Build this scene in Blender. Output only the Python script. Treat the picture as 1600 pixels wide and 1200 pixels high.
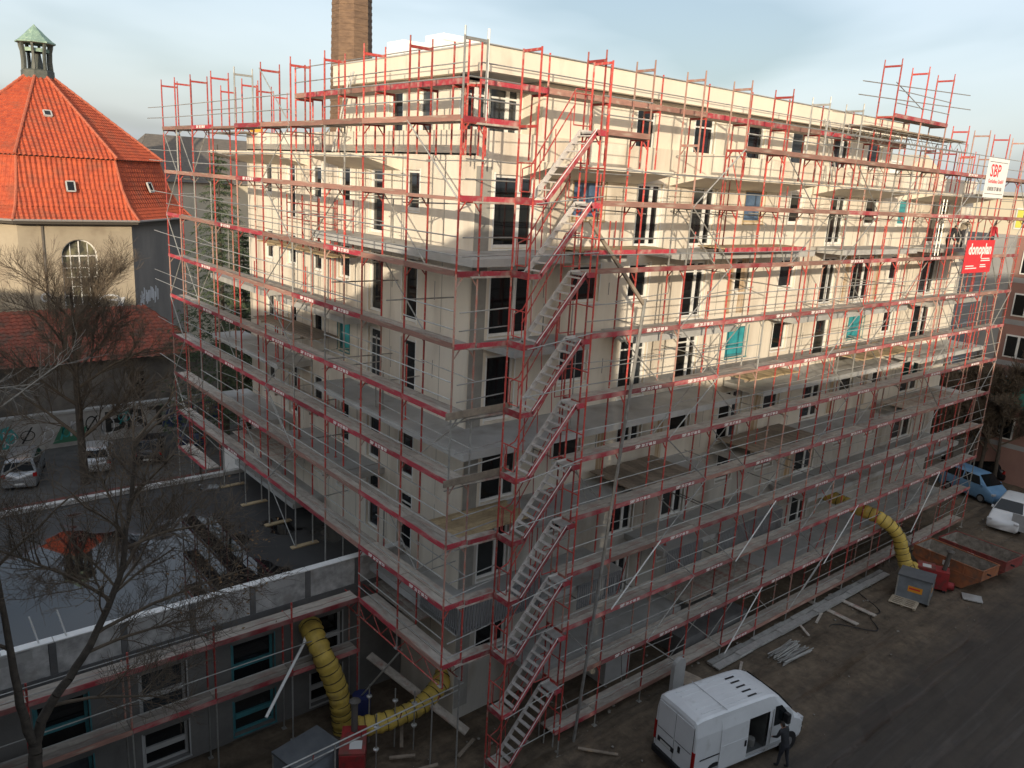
import bpy, bmesh, math, random
from mathutils import Vector, Matrix, Euler
random.seed(11)
V = Vector
G = -2.5                                  # street level; z is counted from the lowest scaffold datum
scene = bpy.context.scene
for o in list(bpy.data.objects): bpy.data.objects.remove(o)

# ------------------------------------------------------------------ camera
yaw, pitch, roll = math.radians(49.595), math.radians(14.171), math.radians(3.267)
cam_d = bpy.data.cameras.new('camera'); cam = bpy.data.objects.new('camera', cam_d)
scene.collection.objects.link(cam); scene.camera = cam
f_ = V((math.cos(yaw)*math.cos(pitch), math.sin(yaw)*math.cos(pitch), -math.sin(pitch)))
r_ = V((math.sin(yaw), -math.cos(yaw), 0)); u_ = r_.cross(f_)
r2 = r_*math.cos(roll)+u_*math.sin(roll); u2 = -r_*math.sin(roll)+u_*math.cos(roll)
cam.matrix_world = Matrix(((r2.x,u2.x,-f_.x,-12.783),(r2.y,u2.y,-f_.y,-17.589),(r2.z,u2.z,-f_.z,16.627),(0,0,0,1)))
cam_d.sensor_width = 36; cam_d.lens = 28.3; cam_d.clip_start = .1; cam_d.clip_end = 3000
scene.render.resolution_x = 1024; scene.render.resolution_y = 768

# ------------------------------------------------------------------ sky, sun, exposure
SUN_EL = math.radians(11.3)
CLOUD = (12.3,.4,.1)                     # where the cloud streaks lie
SH = V((-.72,-.694,0)).normalized()       # horizontal direction towards the sun
w = bpy.data.worlds.new('World'); scene.world = w; w.use_nodes = True
nt = w.node_tree; nt.nodes.clear()
def N(t, kind, **kw):
    n = t.nodes.new(kind)
    for k, v_ in kw.items(): setattr(n, k, v_)
    return n
out = N(nt,'ShaderNodeOutputWorld'); bg = N(nt,'ShaderNodeBackground')
sky = N(nt,'ShaderNodeTexSky'); sky.sky_type = 'NISHITA'; sky.sun_disc = False
sky.sun_elevation = SUN_EL; sky.sun_rotation = math.atan2(SH.x, SH.y); sky.air_density = 1.0; sky.dust_density = 3.2; sky.ozone_density = 1.0
tc = N(nt,'ShaderNodeTexCoord'); mp = N(nt,'ShaderNodeMapping'); mp.inputs['Scale'].default_value = (1.0,1.0,3.6); mp.inputs['Location'].default_value = CLOUD
no = N(nt,'ShaderNodeTexNoise'); no.inputs['Scale'].default_value = 1.9; no.inputs['Detail'].default_value = 4; no.inputs['Roughness'].default_value = .45; no.inputs['Distortion'].default_value = .3
cc = N(nt,'ShaderNodeValToRGB'); e = cc.color_ramp.elements
e[0].position = .36; e[0].color = (2.1,2.45,2.85,1); e[1].position = .64; e[1].color = (4.5,4.8,5.2,1); m_ = e.new(.49); m_.color = (3.9,4.25,4.7,1)
fa = N(nt,'ShaderNodeMapRange'); fa.inputs[1].default_value = .3; fa.inputs[2].default_value = .7; fa.inputs[3].default_value = .46; fa.inputs[4].default_value = .62
mixs = N(nt,'ShaderNodeMixRGB')
nt.links.new(tc.outputs['Generated'], mp.inputs[0]); nt.links.new(mp.outputs[0], no.inputs['Vector'])
nt.links.new(no.outputs['Fac'], cc.inputs[0]); nt.links.new(no.outputs['Fac'], fa.inputs[0]); nt.links.new(fa.outputs[0], mixs.inputs[0])
nt.links.new(sky.outputs[0], mixs.inputs[1]); nt.links.new(cc.outputs[0], mixs.inputs[2])
nt.links.new(mixs.outputs[0], bg.inputs[0]); bg.inputs[1].default_value = .116
nt.links.new(bg.outputs[0], out.inputs[0])
sd = bpy.data.lights.new('sun','SUN'); sd.energy = 2.5; sd.angle = math.radians(.55); sd.color = (1,.85,.64)
so = bpy.data.objects.new('sun', sd); scene.collection.objects.link(so); so.location = (-30,-30,40)
sdir = V((SH.x*math.cos(SUN_EL), SH.y*math.cos(SUN_EL), math.sin(SUN_EL)))
so.rotation_euler = sdir.to_track_quat('Z','Y').to_euler()
vs = scene.view_settings; vs.view_transform = 'Standard'; vs.look = 'None'; vs.gamma = 1; vs.use_curve_mapping = False; vs.exposure = 0.93

# ------------------------------------------------------------------ materials
MATS = {}
def mat(name, c1, c2=None, rough=.8, metal=0, scale=3, detail=4, bump=0, bscale=None, rand=0, stretch=None, ramp=(.35,.65), spec=.4, coord='Object', alpha=None, c3=None, c3scale=.6, c3ramp=(.55,.7), transmission=0):
    if name in MATS: return MATS[name]
    m = bpy.data.materials.new(name); m.use_nodes = True; t = m.node_tree; b = t.nodes['Principled BSDF']; MATS[name] = m
    b.inputs['Roughness'].default_value = rough; b.inputs['Metallic'].default_value = metal; b.inputs['Specular IOR Level'].default_value = spec
    if transmission: b.inputs['Transmission Weight'].default_value = transmission
    col = None
    if coord == 'World':
        g = N(t,'ShaderNodeNewGeometry'); vec = g.outputs['Position']
    else:
        g = N(t,'ShaderNodeTexCoord'); vec = g.outputs['Object']
    if stretch:
        mp = N(t,'ShaderNodeMapping'); mp.inputs['Scale'].default_value = stretch; t.links.new(vec, mp.inputs[0]); vec2 = mp.outputs[0]
    else: vec2 = vec
    if c2 is not None:
        n = N(t,'ShaderNodeTexNoise'); n.inputs['Scale'].default_value = scale; n.inputs['Detail'].default_value = detail; n.inputs['Roughness'].default_value = .62
        t.links.new(vec2, n.inputs['Vector'])
        r = N(t,'ShaderNodeValToRGB'); r.color_ramp.elements[0].position = ramp[0]; r.color_ramp.elements[1].position = ramp[1]
        r.color_ramp.elements[0].color = (*c1,1); r.color_ramp.elements[1].color = (*c2,1); t.links.new(n.outputs['Fac'], r.inputs[0]); col = r.outputs[0]
    else:
        rgb = N(t,'ShaderNodeRGB'); rgb.outputs[0].default_value = (*c1,1); col = rgb.outputs[0]
    if c3 is not None:
        n3 = N(t,'ShaderNodeTexNoise'); n3.inputs['Scale'].default_value = c3scale; n3.inputs['Detail'].default_value = 5; t.links.new(vec2, n3.inputs['Vector'])
        r3 = N(t,'ShaderNodeValToRGB'); r3.color_ramp.elements[0].position = c3ramp[0]; r3.color_ramp.elements[1].position = c3ramp[1]
        t.links.new(n3.outputs['Fac'], r3.inputs[0]); mx = N(t,'ShaderNodeMixRGB'); mx.inputs[2].default_value = (*c3,1)
        t.links.new(r3.outputs[0], mx.inputs[0]); t.links.new(col, mx.inputs[1]); col = mx.outputs[0]
    if rand:
        oi = N(t,'ShaderNodeObjectInfo'); mr = N(t,'ShaderNodeMapRange'); mr.inputs[3].default_value = 1-rand; mr.inputs[4].default_value = 1+rand*.6
        t.links.new(oi.outputs['Random'], mr.inputs[0]); hs = N(t,'ShaderNodeHueSaturation'); t.links.new(mr.outputs[0], hs.inputs['Value']); t.links.new(col, hs.inputs['Color']); col = hs.outputs[0]
    t.links.new(col, b.inputs['Base Color'])
    if bump:
        nb = N(t,'ShaderNodeTexNoise'); nb.inputs['Scale'].default_value = bscale or scale*6; nb.inputs['Detail'].default_value = 5
        t.links.new(vec2, nb.inputs['Vector']); bp = N(t,'ShaderNodeBump'); bp.inputs['Strength'].default_value = bump; bp.inputs['Distance'].default_value = .03
        t.links.new(nb.outputs['Fac'], bp.inputs['Height']); t.links.new(bp.outputs[0], b.inputs['Normal'])
    return m
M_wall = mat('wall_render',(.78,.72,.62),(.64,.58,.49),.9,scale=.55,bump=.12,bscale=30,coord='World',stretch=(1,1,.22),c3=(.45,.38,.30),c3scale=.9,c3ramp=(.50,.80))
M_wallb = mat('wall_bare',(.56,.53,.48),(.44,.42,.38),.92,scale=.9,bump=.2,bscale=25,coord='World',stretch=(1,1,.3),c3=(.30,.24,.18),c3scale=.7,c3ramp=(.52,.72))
M_para = mat('parapet_render',(.74,.68,.57),(.67,.61,.51),.9,scale=.6,bump=.1,bscale=30,coord='World',stretch=(1,1,.5),c3=(.54,.48,.40),c3scale=1.3,c3ramp=(.58,.76))
M_conc = mat('concrete',(.46,.46,.45),(.36,.36,.35),.85,scale=.8,bump=.2,bscale=20,coord='World',c3=(.27,.255,.23),c3scale=.7,c3ramp=(.55,.74))
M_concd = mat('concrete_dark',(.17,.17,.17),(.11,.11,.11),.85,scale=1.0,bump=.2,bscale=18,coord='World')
M_white = mat('white_frame',(.80,.80,.78),(.70,.70,.68),.5,scale=2)
M_glass = mat('window_glass',(.010,.012,.014),rough=.06,spec=.45,rand=.6)
M_glass2 = mat('window_glass_film',(.05,.06,.07),(.02,.025,.03),.12,scale=1.4,spec=.5,rand=.5)
M_glass3 = mat('window_glass_clear',(.012,.016,.02),(.03,.032,.03),.03,scale=.8,spec=.8,rand=.5)
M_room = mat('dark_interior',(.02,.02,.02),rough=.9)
M_teal = mat('teal_film',(.05,.36,.40),(.03,.25,.30),.35,scale=3,bump=.4,bscale=9)
M_tealf = mat('teal_frame',(.06,.24,.27),(.05,.16,.18),.5,scale=3)
M_bluef = mat('blue_film',(.10,.17,.28),(.06,.10,.18),.3,scale=2,bump=.4,bscale=6)
M_red = mat('scaffold_red',(.50,.062,.048),(.38,.055,.05),.55,scale=6,rand=.4,c3=(.42,.27,.22),c3scale=7,c3ramp=(.52,.70))
M_redtoe = mat('toe_board_red',(.40,.04,.06),(.32,.045,.055),.7,scale=3,rand=.35,c3=(.40,.24,.21),c3scale=4,c3ramp=(.46,.72))
M_browntoe = mat('toe_board_brown',(.36,.19,.15),(.27,.15,.12),.8,scale=4,rand=.3,stretch=(1,1,3),c3=(.40,.30,.24),c3scale=3)
M_galv = mat('galvanised_tube',(.42,.42,.40),(.30,.29,.27),.45,metal=.35,scale=5,rand=.3)
M_plank = mat('deck_plank',(.50,.45,.39),(.34,.30,.26),.85,scale=5,rand=.25,bump=.2,bscale=30,c3=(.34,.19,.16),c3scale=2.2,c3ramp=(.52,.70))
M_alu = mat('aluminium',(.62,.62,.60),(.48,.48,.46),.4,metal=.5,scale=6,rand=.15)
M_tread = mat('stair_aluminium',(.60,.57,.54),(.48,.45,.43),.55,metal=.1,scale=6,rand=.15)
M_wood = mat('shuttering_wood',(.52,.40,.24),(.36,.27,.16),.8,scale=3,rand=.25,bump=.2,bscale=20)
M_timber = mat('old_timber',(.33,.27,.21),(.22,.18,.14),.85,scale=4,rand=.25,bump=.2)
M_letter = mat('lettering_white',(.85,.82,.78),rough=.6)
M_letter_red = mat('lettering_red',(.65,.03,.04),rough=.6)
M_letter_black = mat('lettering_black',(.03,.03,.035),rough=.6)
M_banw = mat('banner_white',(.82,.80,.78),(.74,.72,.70),.6,scale=2)
M_banr = mat('banner_red',(.70,.04,.05),(.60,.04,.05),.6,scale=2)
M_tile = mat('roof_tile',(.50,.10,.04),(.34,.065,.033),.8,scale=2.2,detail=8,bump=.2,bscale=20,coord='World',c3=(.26,.085,.05),c3scale=.9,c3ramp=(.52,.78))
M_tiled = mat('roof_tile_old',(.30,.075,.045),(.19,.06,.04),.85,scale=1.5,bump=.3,bscale=14,coord='World',c3=(.12,.07,.05),c3scale=1.2,c3ramp=(.48,.68))
M_ridge = mat('ridge_tile',(.46,.13,.07),(.36,.10,.06),.8,scale=4)
M_copper = mat('copper_green',(.26,.38,.30),(.17,.26,.22),.7,scale=3,c3=(.36,.47,.36),c3scale=4)
M_lantern = mat('lantern_dark',(.10,.11,.10),(.07,.08,.07),.6,scale=4)
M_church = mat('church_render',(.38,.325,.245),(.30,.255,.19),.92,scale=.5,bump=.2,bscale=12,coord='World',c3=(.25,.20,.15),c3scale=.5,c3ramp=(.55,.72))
M_church_shade = mat('church_render_shaded',(.24,.22,.20),(.17,.16,.15),.92,scale=.5,bump=.2,bscale=12,coord='World',stretch=(1,1,.3))  # hall render with shade mixed into its colour, for faces turned from the sun
M_stone = mat('annex_stone',(.20,.185,.165),(.12,.11,.10),.9,scale=1.2,bump=.3,bscale=10,coord='World')
M_grafw = mat('retaining_wall',(.40,.39,.37),(.27,.26,.25),.9,scale=.9,bump=.2,bscale=10,coord='World')
M_graf1 = mat('graffiti_white',(.55,.56,.58),rough=.7)
M_graf2 = mat('graffiti_blue',(.02,.045,.14),rough=.7)
M_graf3 = mat('graffiti_black',(.02,.02,.02),rough=.7)
M_graf4 = mat('graffiti_teal',(.03,.28,.28),rough=.7)
M_brick = mat('chimney_brick',(.20,.13,.085),(.13,.085,.06),.9,scale=1.0,bump=.4,bscale=5,coord='World',stretch=(1.5,1.5,5))
M_styro = mat('white_insulation',(.86,.86,.84),(.78,.78,.76),.8,scale=2)
M_bark = mat('bark',(.085,.07,.055),(.05,.042,.035),.95,scale=6,bump=.4,bscale=20)
M_twig = mat('twig',(.135,.105,.075),(.085,.066,.05),.95,scale=3)
M_birch = mat('pale_bark',(.30,.28,.25),(.16,.15,.13),.9,scale=9)
M_dryleaf = mat('dry_leaf',(.20,.12,.06),(.11,.07,.04),.9,scale=2)
M_needle = mat('needles',(.075,.095,.05),(.04,.06,.03),.9,scale=2)
M_duct = mat('duct_yellow',(.60,.43,.085),(.44,.31,.07),.55,scale=3,bump=.3,bscale=7,c3=(.42,.32,.12),c3scale=2.5,c3ramp=(.55,.75))
M_ductb = mat('duct_band',(.10,.08,.03),rough=.8)
M_vanw = mat('van_white',(.72,.74,.76),(.66,.68,.70),.35,scale=1.2,c3=(.52,.53,.52),c3scale=2,c3ramp=(.6,.8),spec=.5)
M_black = mat('black_plastic',(.018,.018,.02),rough=.6)
M_tyre = mat('tyre',(.015,.015,.016),rough=.85)
M_rim = mat('wheel_rim',(.30,.30,.31),rough=.4,metal=.6)
M_tail = mat('tail_light',(.30,.012,.012),rough=.25)
M_lamp = mat('head_light',(.55,.56,.58),rough=.15)
M_plate = mat('number_plate',(.62,.62,.60),rough=.5)
M_orange = mat('skip_orange',(.40,.15,.065),(.27,.10,.05),.75,scale=2,bump=.2,c3=(.17,.10,.07),c3scale=2.5,c3ramp=(.45,.70))
M_skipr = mat('skip_red',(.30,.06,.055),(.21,.045,.04),.75,scale=2,c3=(.14,.08,.06),c3scale=2.5,c3ramp=(.45,.70))
M_rubble = mat('skip_inside',(.34,.31,.27),(.17,.15,.13),.95,scale=3,bump=.5,bscale=9)
M_machred = mat('heater_red',(.34,.035,.035),(.22,.025,.03),.55,scale=3,c3=(.14,.05,.04),c3scale=3)
M_greybox = mat('grey_tank',(.22,.25,.28),(.16,.18,.20),.6,scale=2)
M_label = mat('orange_label',(.75,.32,.03),rough=.6)
M_pallet = mat('pallet_wood',(.55,.47,.36),(.42,.35,.26),.85,scale=4,rand=.15)
M_pink = mat('salmon_render',(.31,.18,.15),(.26,.15,.125),.9,scale=.5,coord='World')
M_cream = mat('cream_render',(.62,.56,.44),(.55,.50,.39),.9,scale=.5,coord='World')
M_grey = mat('grey_render',(.33,.33,.33),(.26,.26,.26),.9,scale=.6,coord='World')
M_slate = mat('grey_roof',(.16,.14,.12),(.11,.10,.09),.85,scale=2,coord='World',stretch=(1,1,6))
M_yellowp = mat('yellow_blind',(.62,.60,.10),rough=.6)
M_blockw = mat('sand_lime_block',(.56,.56,.55),(.30,.30,.295),.9,scale=2.4,coord='World',bump=.15,c3=(.30,.29,.27),c3scale=1.4,c3ramp=(.55,.72))
M_net = mat('green_netting',(.06,.30,.24),(.04,.22,.18),.8,scale=3)
M_skin = mat('skin',(.36,.20,.14),rough=.6)
M_hair = mat('hair_dark',(.02,.015,.012),rough=.8)
M_jred = mat('jacket_red',(.45,.03,.05),(.36,.03,.04),.8,scale=8)
M_jblack = mat('jacket_black',(.02,.022,.026),(.03,.03,.035),.8,scale=8)
M_jgrey = mat('sweater_beige',(.36,.31,.24),(.28,.24,.19),.85,scale=8)
M_trous = mat('trousers_dark',(.03,.032,.04),rough=.85)
M_gold = mat('orange_board',(.75,.40,.06),rough=.6)
M_bitu = None
def roof_material():
    m = bpy.data.materials.new('wet_bitumen_roof'); m.use_nodes = True; t = m.node_tree; b = t.nodes['Principled BSDF']
    g = N(t,'ShaderNodeNewGeometry'); n = N(t,'ShaderNodeTexNoise'); n.inputs['Scale'].default_value = .27; n.inputs['Detail'].default_value = 5; n.inputs['Roughness'].default_value = .5
    t.links.new(g.outputs['Position'], n.inputs['Vector'])
    # water gathers away from the far kerb and away from the tall house
    sx = N(t,'ShaderNodeSeparateXYZ'); t.links.new(g.outputs['Position'], sx.inputs[0])
    mr = N(t,'ShaderNodeMapRange'); mr.inputs[1].default_value = 17.5; mr.inputs[2].default_value = 13.0; mr.inputs[3].default_value = -.14; mr.inputs[4].default_value = .05; t.links.new(sx.outputs['Y'], mr.inputs[0])
    mr2 = N(t,'ShaderNodeMapRange'); mr2.inputs[1].default_value = 1.5; mr2.inputs[2].default_value = -4; mr2.inputs[3].default_value = -.03; mr2.inputs[4].default_value = .085; t.links.new(sx.outputs['X'], mr2.inputs[0])
    a = N(t,'ShaderNodeMath', operation='ADD'); a2 = N(t,'ShaderNodeMath', operation='ADD')
    t.links.new(n.outputs['Fac'], a.inputs[0]); t.links.new(mr.outputs[0], a.inputs[1]); t.links.new(a.outputs[0], a2.inputs[0]); t.links.new(mr2.outputs[0], a2.inputs[1])
    r = N(t,'ShaderNodeValToRGB'); r.color_ramp.elements[0].position = .50; r.color_ramp.elements[1].position = .535; t.links.new(a2.outputs[0], r.inputs[0])
    n2 = N(t,'ShaderNodeTexNoise'); n2.inputs['Scale'].default_value = 1.3; n2.inputs['Detail'].default_value = 5; t.links.new(g.outputs['Position'], n2.inputs['Vector'])
    r2_ = N(t,'ShaderNodeValToRGB'); r2_.color_ramp.elements[0].color = (.016,.016,.017,1); r2_.color_ramp.elements[1].color = (.048,.046,.044,1); t.links.new(n2.outputs['Fac'], r2_.inputs[0])
    mx = N(t,'ShaderNodeMixRGB'); mx.inputs[2].default_value = (.008,.008,.009,1); t.links.new(r.outputs[0], mx.inputs[0]); t.links.new(r2_.outputs[0], mx.inputs[1]); t.links.new(mx.outputs[0], b.inputs['Base Color'])
    rr = N(t,'ShaderNodeMapRange'); rr.inputs[3].default_value = .75; rr.inputs[4].default_value = .02; t.links.new(r.outputs[0], rr.inputs[0]); t.links.new(rr.outputs[0], b.inputs['Roughness'])
    b.inputs['Specular IOR Level'].default_value = .5
    return m
M_bitu = roof_material()
def ground_material():
    m = bpy.data.materials.new('muddy_ground'); m.use_nodes = True; t = m.node_tree; b = t.nodes['Principled BSDF']
    g = N(t,'ShaderNodeNewGeometry'); sx = N(t,'ShaderNodeSeparateXYZ'); t.links.new(g.outputs['Position'], sx.inputs[0])
    n = N(t,'ShaderNodeTexNoise'); n.inputs['Scale'].default_value = .35; n.inputs['Detail'].default_value = 6; n.inputs['Roughness'].default_value = .62; t.links.new(g.outputs['Position'], n.inputs['Vector'])
    n2 = N(t,'ShaderNodeTexNoise'); n2.inputs['Scale'].default_value = 2.2; n2.inputs['Detail'].default_value = 8; n2.inputs['Roughness'].default_value = .7; t.links.new(g.outputs['Position'], n2.inputs['Vector'])
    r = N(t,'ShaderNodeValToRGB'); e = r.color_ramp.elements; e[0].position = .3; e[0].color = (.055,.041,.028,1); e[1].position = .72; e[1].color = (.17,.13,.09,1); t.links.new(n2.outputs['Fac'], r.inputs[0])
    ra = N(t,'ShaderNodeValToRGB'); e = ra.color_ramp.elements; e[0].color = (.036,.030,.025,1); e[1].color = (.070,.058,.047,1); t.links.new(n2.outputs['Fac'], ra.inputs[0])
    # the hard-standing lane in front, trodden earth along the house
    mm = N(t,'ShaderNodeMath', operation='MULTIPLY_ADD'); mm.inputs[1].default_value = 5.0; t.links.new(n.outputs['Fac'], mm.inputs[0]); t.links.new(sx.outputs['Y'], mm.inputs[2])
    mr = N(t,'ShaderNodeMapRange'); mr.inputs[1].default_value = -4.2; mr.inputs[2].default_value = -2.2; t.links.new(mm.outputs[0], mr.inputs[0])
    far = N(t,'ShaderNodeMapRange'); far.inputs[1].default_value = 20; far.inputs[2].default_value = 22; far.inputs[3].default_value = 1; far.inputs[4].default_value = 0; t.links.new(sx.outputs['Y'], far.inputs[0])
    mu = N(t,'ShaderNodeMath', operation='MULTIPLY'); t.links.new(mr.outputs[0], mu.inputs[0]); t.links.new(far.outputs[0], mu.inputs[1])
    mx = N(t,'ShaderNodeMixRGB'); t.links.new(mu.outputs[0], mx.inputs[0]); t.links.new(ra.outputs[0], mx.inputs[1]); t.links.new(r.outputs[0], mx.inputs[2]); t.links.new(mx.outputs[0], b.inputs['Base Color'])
    mpt = N(t,'ShaderNodeMapping'); mpt.inputs['Rotation'].default_value = (0,0,.12); mpt.inputs['Scale'].default_value = (.10,2.4,1); t.links.new(g.outputs['Position'], mpt.inputs[0])
    nt_ = N(t,'ShaderNodeTexNoise'); nt_.inputs['Scale'].default_value = 1.0; nt_.inputs['Detail'].default_value = 5; t.links.new(mpt.outputs[0], nt_.inputs['Vector'])
    rt = N(t,'ShaderNodeValToRGB'); e = rt.color_ramp.elements; e[0].position = .36; e[0].color = (.55,.55,.55,1); e[1].position = .62; e[1].color = (1.25,1.22,1.18,1); t.links.new(nt_.outputs['Fac'], rt.inputs[0])
    mt_ = N(t,'ShaderNodeMixRGB'); mt_.blend_type = 'MULTIPLY'; mt_.inputs[0].default_value = .5; t.links.new(mx.outputs[0], mt_.inputs[1]); t.links.new(rt.outputs[0], mt_.inputs[2]); t.links.new(mt_.outputs[0], b.inputs['Base Color'])
    rw = N(t,'ShaderNodeMapRange'); rw.inputs[1].default_value = .32; rw.inputs[2].default_value = .46; rw.inputs[3].default_value = .30; rw.inputs[4].default_value = .85; t.links.new(nt_.outputs['Fac'], rw.inputs[0]); t.links.new(rw.outputs[0], b.inputs['Roughness'])
    bp = N(t,'ShaderNodeBump'); bp.inputs['Strength'].default_value = .7; bp.inputs['Distance'].default_value = .06
    ad = N(t,'ShaderNodeMath', operation='ADD'); t.links.new(n2.outputs['Fac'], ad.inputs[0]); t.links.new(nt_.outputs['Fac'], ad.inputs[1]); t.links.new(ad.outputs[0], bp.inputs['Height']); t.links.new(bp.outputs[0], b.inputs['Normal'])
    return m
M_ground = ground_material()

# ------------------------------------------------------------------ mesh helpers
COL = scene.collection
WO = {}                                    # world origin of every object that may be a parent
class MB:
    def __init__(s): s.v = []; s.f = []
    def box(s, a, b):
        x0,y0,z0 = a; x1,y1,z1 = b; k = len(s.v)
        s.v += [V(p) for p in ((x0,y0,z0),(x1,y0,z0),(x1,y1,z0),(x0,y1,z0),(x0,y0,z1),(x1,y0,z1),(x1,y1,z1),(x0,y1,z1))]
        s.f += [tuple(k+i for i in q) for q in ((3,2,1,0),(4,5,6,7),(0,1,5,4),(1,2,6,5),(2,3,7,6),(3,0,4,7))]; return s
    def poly(s, *pts):
        k = len(s.v); s.v += [V(p) for p in pts]; s.f.append(tuple(range(k,k+len(pts)))); return s
    def beam(s, p0, p1, wd, ht, up=(0,0,1)):
        p0 = V(p0); p1 = V(p1); d = (p1-p0).normalized(); up = V(up); sd = d.cross(up)
        if sd.length < 1e-4: sd = d.cross(V((1,0,0)))
        sd.normalize(); uu = sd.cross(d); k = len(s.v)
        for p in (p0,p1):
            for a,b in ((-1,-1),(1,-1),(1,1),(-1,1)): s.v.append(p+sd*(a*wd/2)+uu*(b*ht/2))
        s.f += [tuple(k+i for i in q) for q in ((0,1,2,3),(7,6,5,4),(0,4,5,1),(1,5,6,2),(2,6,7,3),(3,7,4,0))]; return s
    def tube(s, p0, p1, r0, r1=None, n=6, cap=True):
        r1 = r0 if r1 is None else r1; p0 = V(p0); p1 = V(p1); d = p1-p0
        if d.length < 1e-6: return s
        d.normalize(); a = d.orthogonal().normalized(); b = d.cross(a); k = len(s.v)
        for p,r in ((p0,r0),(p1,r1)):
            for i in range(n):
                t = 2*math.pi*i/n; s.v.append(p+(a*math.cos(t)+b*math.sin(t))*r)
        for i in range(n): s.f.append((k+i,k+(i+1)%n,k+n+(i+1)%n,k+n+i))
        if cap: s.f.append(tuple(k+i for i in reversed(range(n)))); s.f.append(tuple(k+n+i for i in range(n)))
        return s
    def prism(s, pts, d):
        k = len(s.v); n = len(pts); d = V(d)
        s.v += [V(p) for p in pts]+[V(p)+d for p in pts]
        s.f.append(tuple(range(k,k+n))); s.f.append(tuple(k+n+i for i in reversed(range(n))))
        for i in range(n): s.f.append((k+i,k+(i+1)%n,k+n+(i+1)%n,k+n+i))
        return s
    def lathe(s, prof, c=(0,0,0), n=16, ph=0, axis='z'):
        k = len(s.v); c = V(c)
        for r,z in prof:
            for i in range(n):
                t = 2*math.pi*i/n+ph; p = (r*math.cos(t), r*math.sin(t), z)
                s.v.append(c+(V(p) if axis=='z' else V((p[0],p[2],p[1])) if axis=='y' else V((p[2],p[0],p[1]))))
        m = len(prof)
        for j in range(m-1):
            for i in range(n): s.f.append((k+j*n+i,k+j*n+(i+1)%n,k+(j+1)*n+(i+1)%n,k+(j+1)*n+i))
        s.f.append(tuple(k+i for i in reversed(range(n)))); s.f.append(tuple(k+(m-1)*n+i for i in range(n))); return s
    def mesh(s, name, m, smooth=False, origin=None):
        o = V((0,0,0)) if origin is None else V(origin)
        me = bpy.data.meshes.new(name); me.from_pydata([tuple(p-o) for p in s.v], [], s.f)
        if m is not None: me.materials.append(m)
        if smooth: me.polygons.foreach_set('use_smooth',[True]*len(me.polygons))
        me.update(); return me
def link(name, data, parent=None, W=V((0,0,0))):
    o = bpy.data.objects.new(name, data); COL.objects.link(o); W = V(W)
    if parent is not None: o.parent = parent; o.location = W-WO.get(parent,V((0,0,0)))
    else: o.location = W
    WO[o] = W; return o
def build(mb, name, m, parent=None, smooth=False):
    xs = [p.x for p in mb.v]; ys = [p.y for p in mb.v]; zs = [p.z for p in mb.v]
    og = V(((min(xs)+max(xs))/2,(min(ys)+max(ys))/2,min(zs)))
    return link(name, mb.mesh(name, m, smooth, og), parent, og)
def tag(o, label, cat, group=None, kind=None):
    if kind: o['kind'] = kind
    if label: o['label'] = label
    if cat: o['category'] = cat
    if group: o['group'] = group
    return o
def thing(name, label, cat, loc, group=None, rotz=None):
    o = link(name, None, None, loc); o.empty_display_size = .3
    if rotz is not None: o.rotation_euler = (0,0,rotz); WO[o] = V((0,0,0))     # parts are then given in local coordinates
    return tag(o, label, cat, group)
def struct(mb, name, m): o = build(mb, name, m); o['kind'] = 'structure'; return o
def inst(name, me, parent, W, rot=None, scale=None):
    o = link(name, me, parent, W)
    if rot: o.rotation_euler = rot
    if scale: o.scale = scale
    return o
def rotmesh(me_name, mb, m, M):
    q = MB(); q.v = [M @ p for p in mb.v]; q.f = mb.f; return q.mesh(me_name, m)
TXT = {}
def text_mesh(s, size, m, bold=0):
    key = (s,size,m.name,bold)
    if key in TXT: return TXT[key]
    cu = bpy.data.curves.new('lettering','FONT'); cu.body = s; cu.size = size; cu.resolution_u = 2; cu.align_x = 'CENTER'; cu.align_y = 'CENTER'; cu.offset = bold; cu.extrude = .002
    ob = bpy.data.objects.new('lettering_tmp', cu); COL.objects.link(ob); bpy.context.view_layer.update()
    me = bpy.data.meshes.new_from_object(ob.evaluated_get(bpy.context.evaluated_depsgraph_get())); me.name = 'lettering'
    me.materials.clear(); me.materials.append(m); bpy.data.objects.remove(ob); TXT[key] = me; return me
ROT_R = (math.pi/2,0,0); ROT_L = (math.pi/2,0,-math.pi/2)

# ------------------------------------------------------------------ ground
rng = random.Random(3)
g = MB(); NX, NY = 90, 60; X0, X1, Y0, Y1 = -25, 65, -30, 19
for j in range(NY+1):
    for i in range(NX+1):
        x = X0+(X1-X0)*i/NX; y = Y0+(Y1-Y0)*j/NY; edge = min(i,j,NX-i,NY-j)
        h = 0 if edge < 3 else .05*math.sin(x*1.1+y*.4)*math.sin(y*1.7-x*.3)+rng.uniform(-.03,.03)
        g.v.append(V((x,y,G+h)))
for j in range(NY):
    for i in range(NX): k = j*(NX+1)+i; g.f.append((k,k+1,k+NX+2,k+NX+1))
B = 1500
for a,b,c_,d_ in ((-B,-B,B,Y0),(-B,Y1,B,B),(-B,Y0,X0,Y1),(X1,Y0,B,Y1)): g.poly((a,b,G),(c_,b,G),(c_,d_,G),(a,d_,G))
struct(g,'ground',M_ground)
st = MB()
for _ in range(520):
    x = rng.uniform(0,42); y = 1.5-abs(rng.gauss(0,3.2)); r = .014+.07*rng.random()**4
    st.lathe([(r*.6,-.01),(r,r*.4),(r*.5,r*.9)],(x,y,G+.03),5,rng.random()*6)
tag(build(st,'gravel',mat('stone_grey',(.30,.28,.25),(.16,.15,.13),.9,scale=20)),'small loose stones and rubble bits strewn over the mud',"gravel",kind='stuff')

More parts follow.
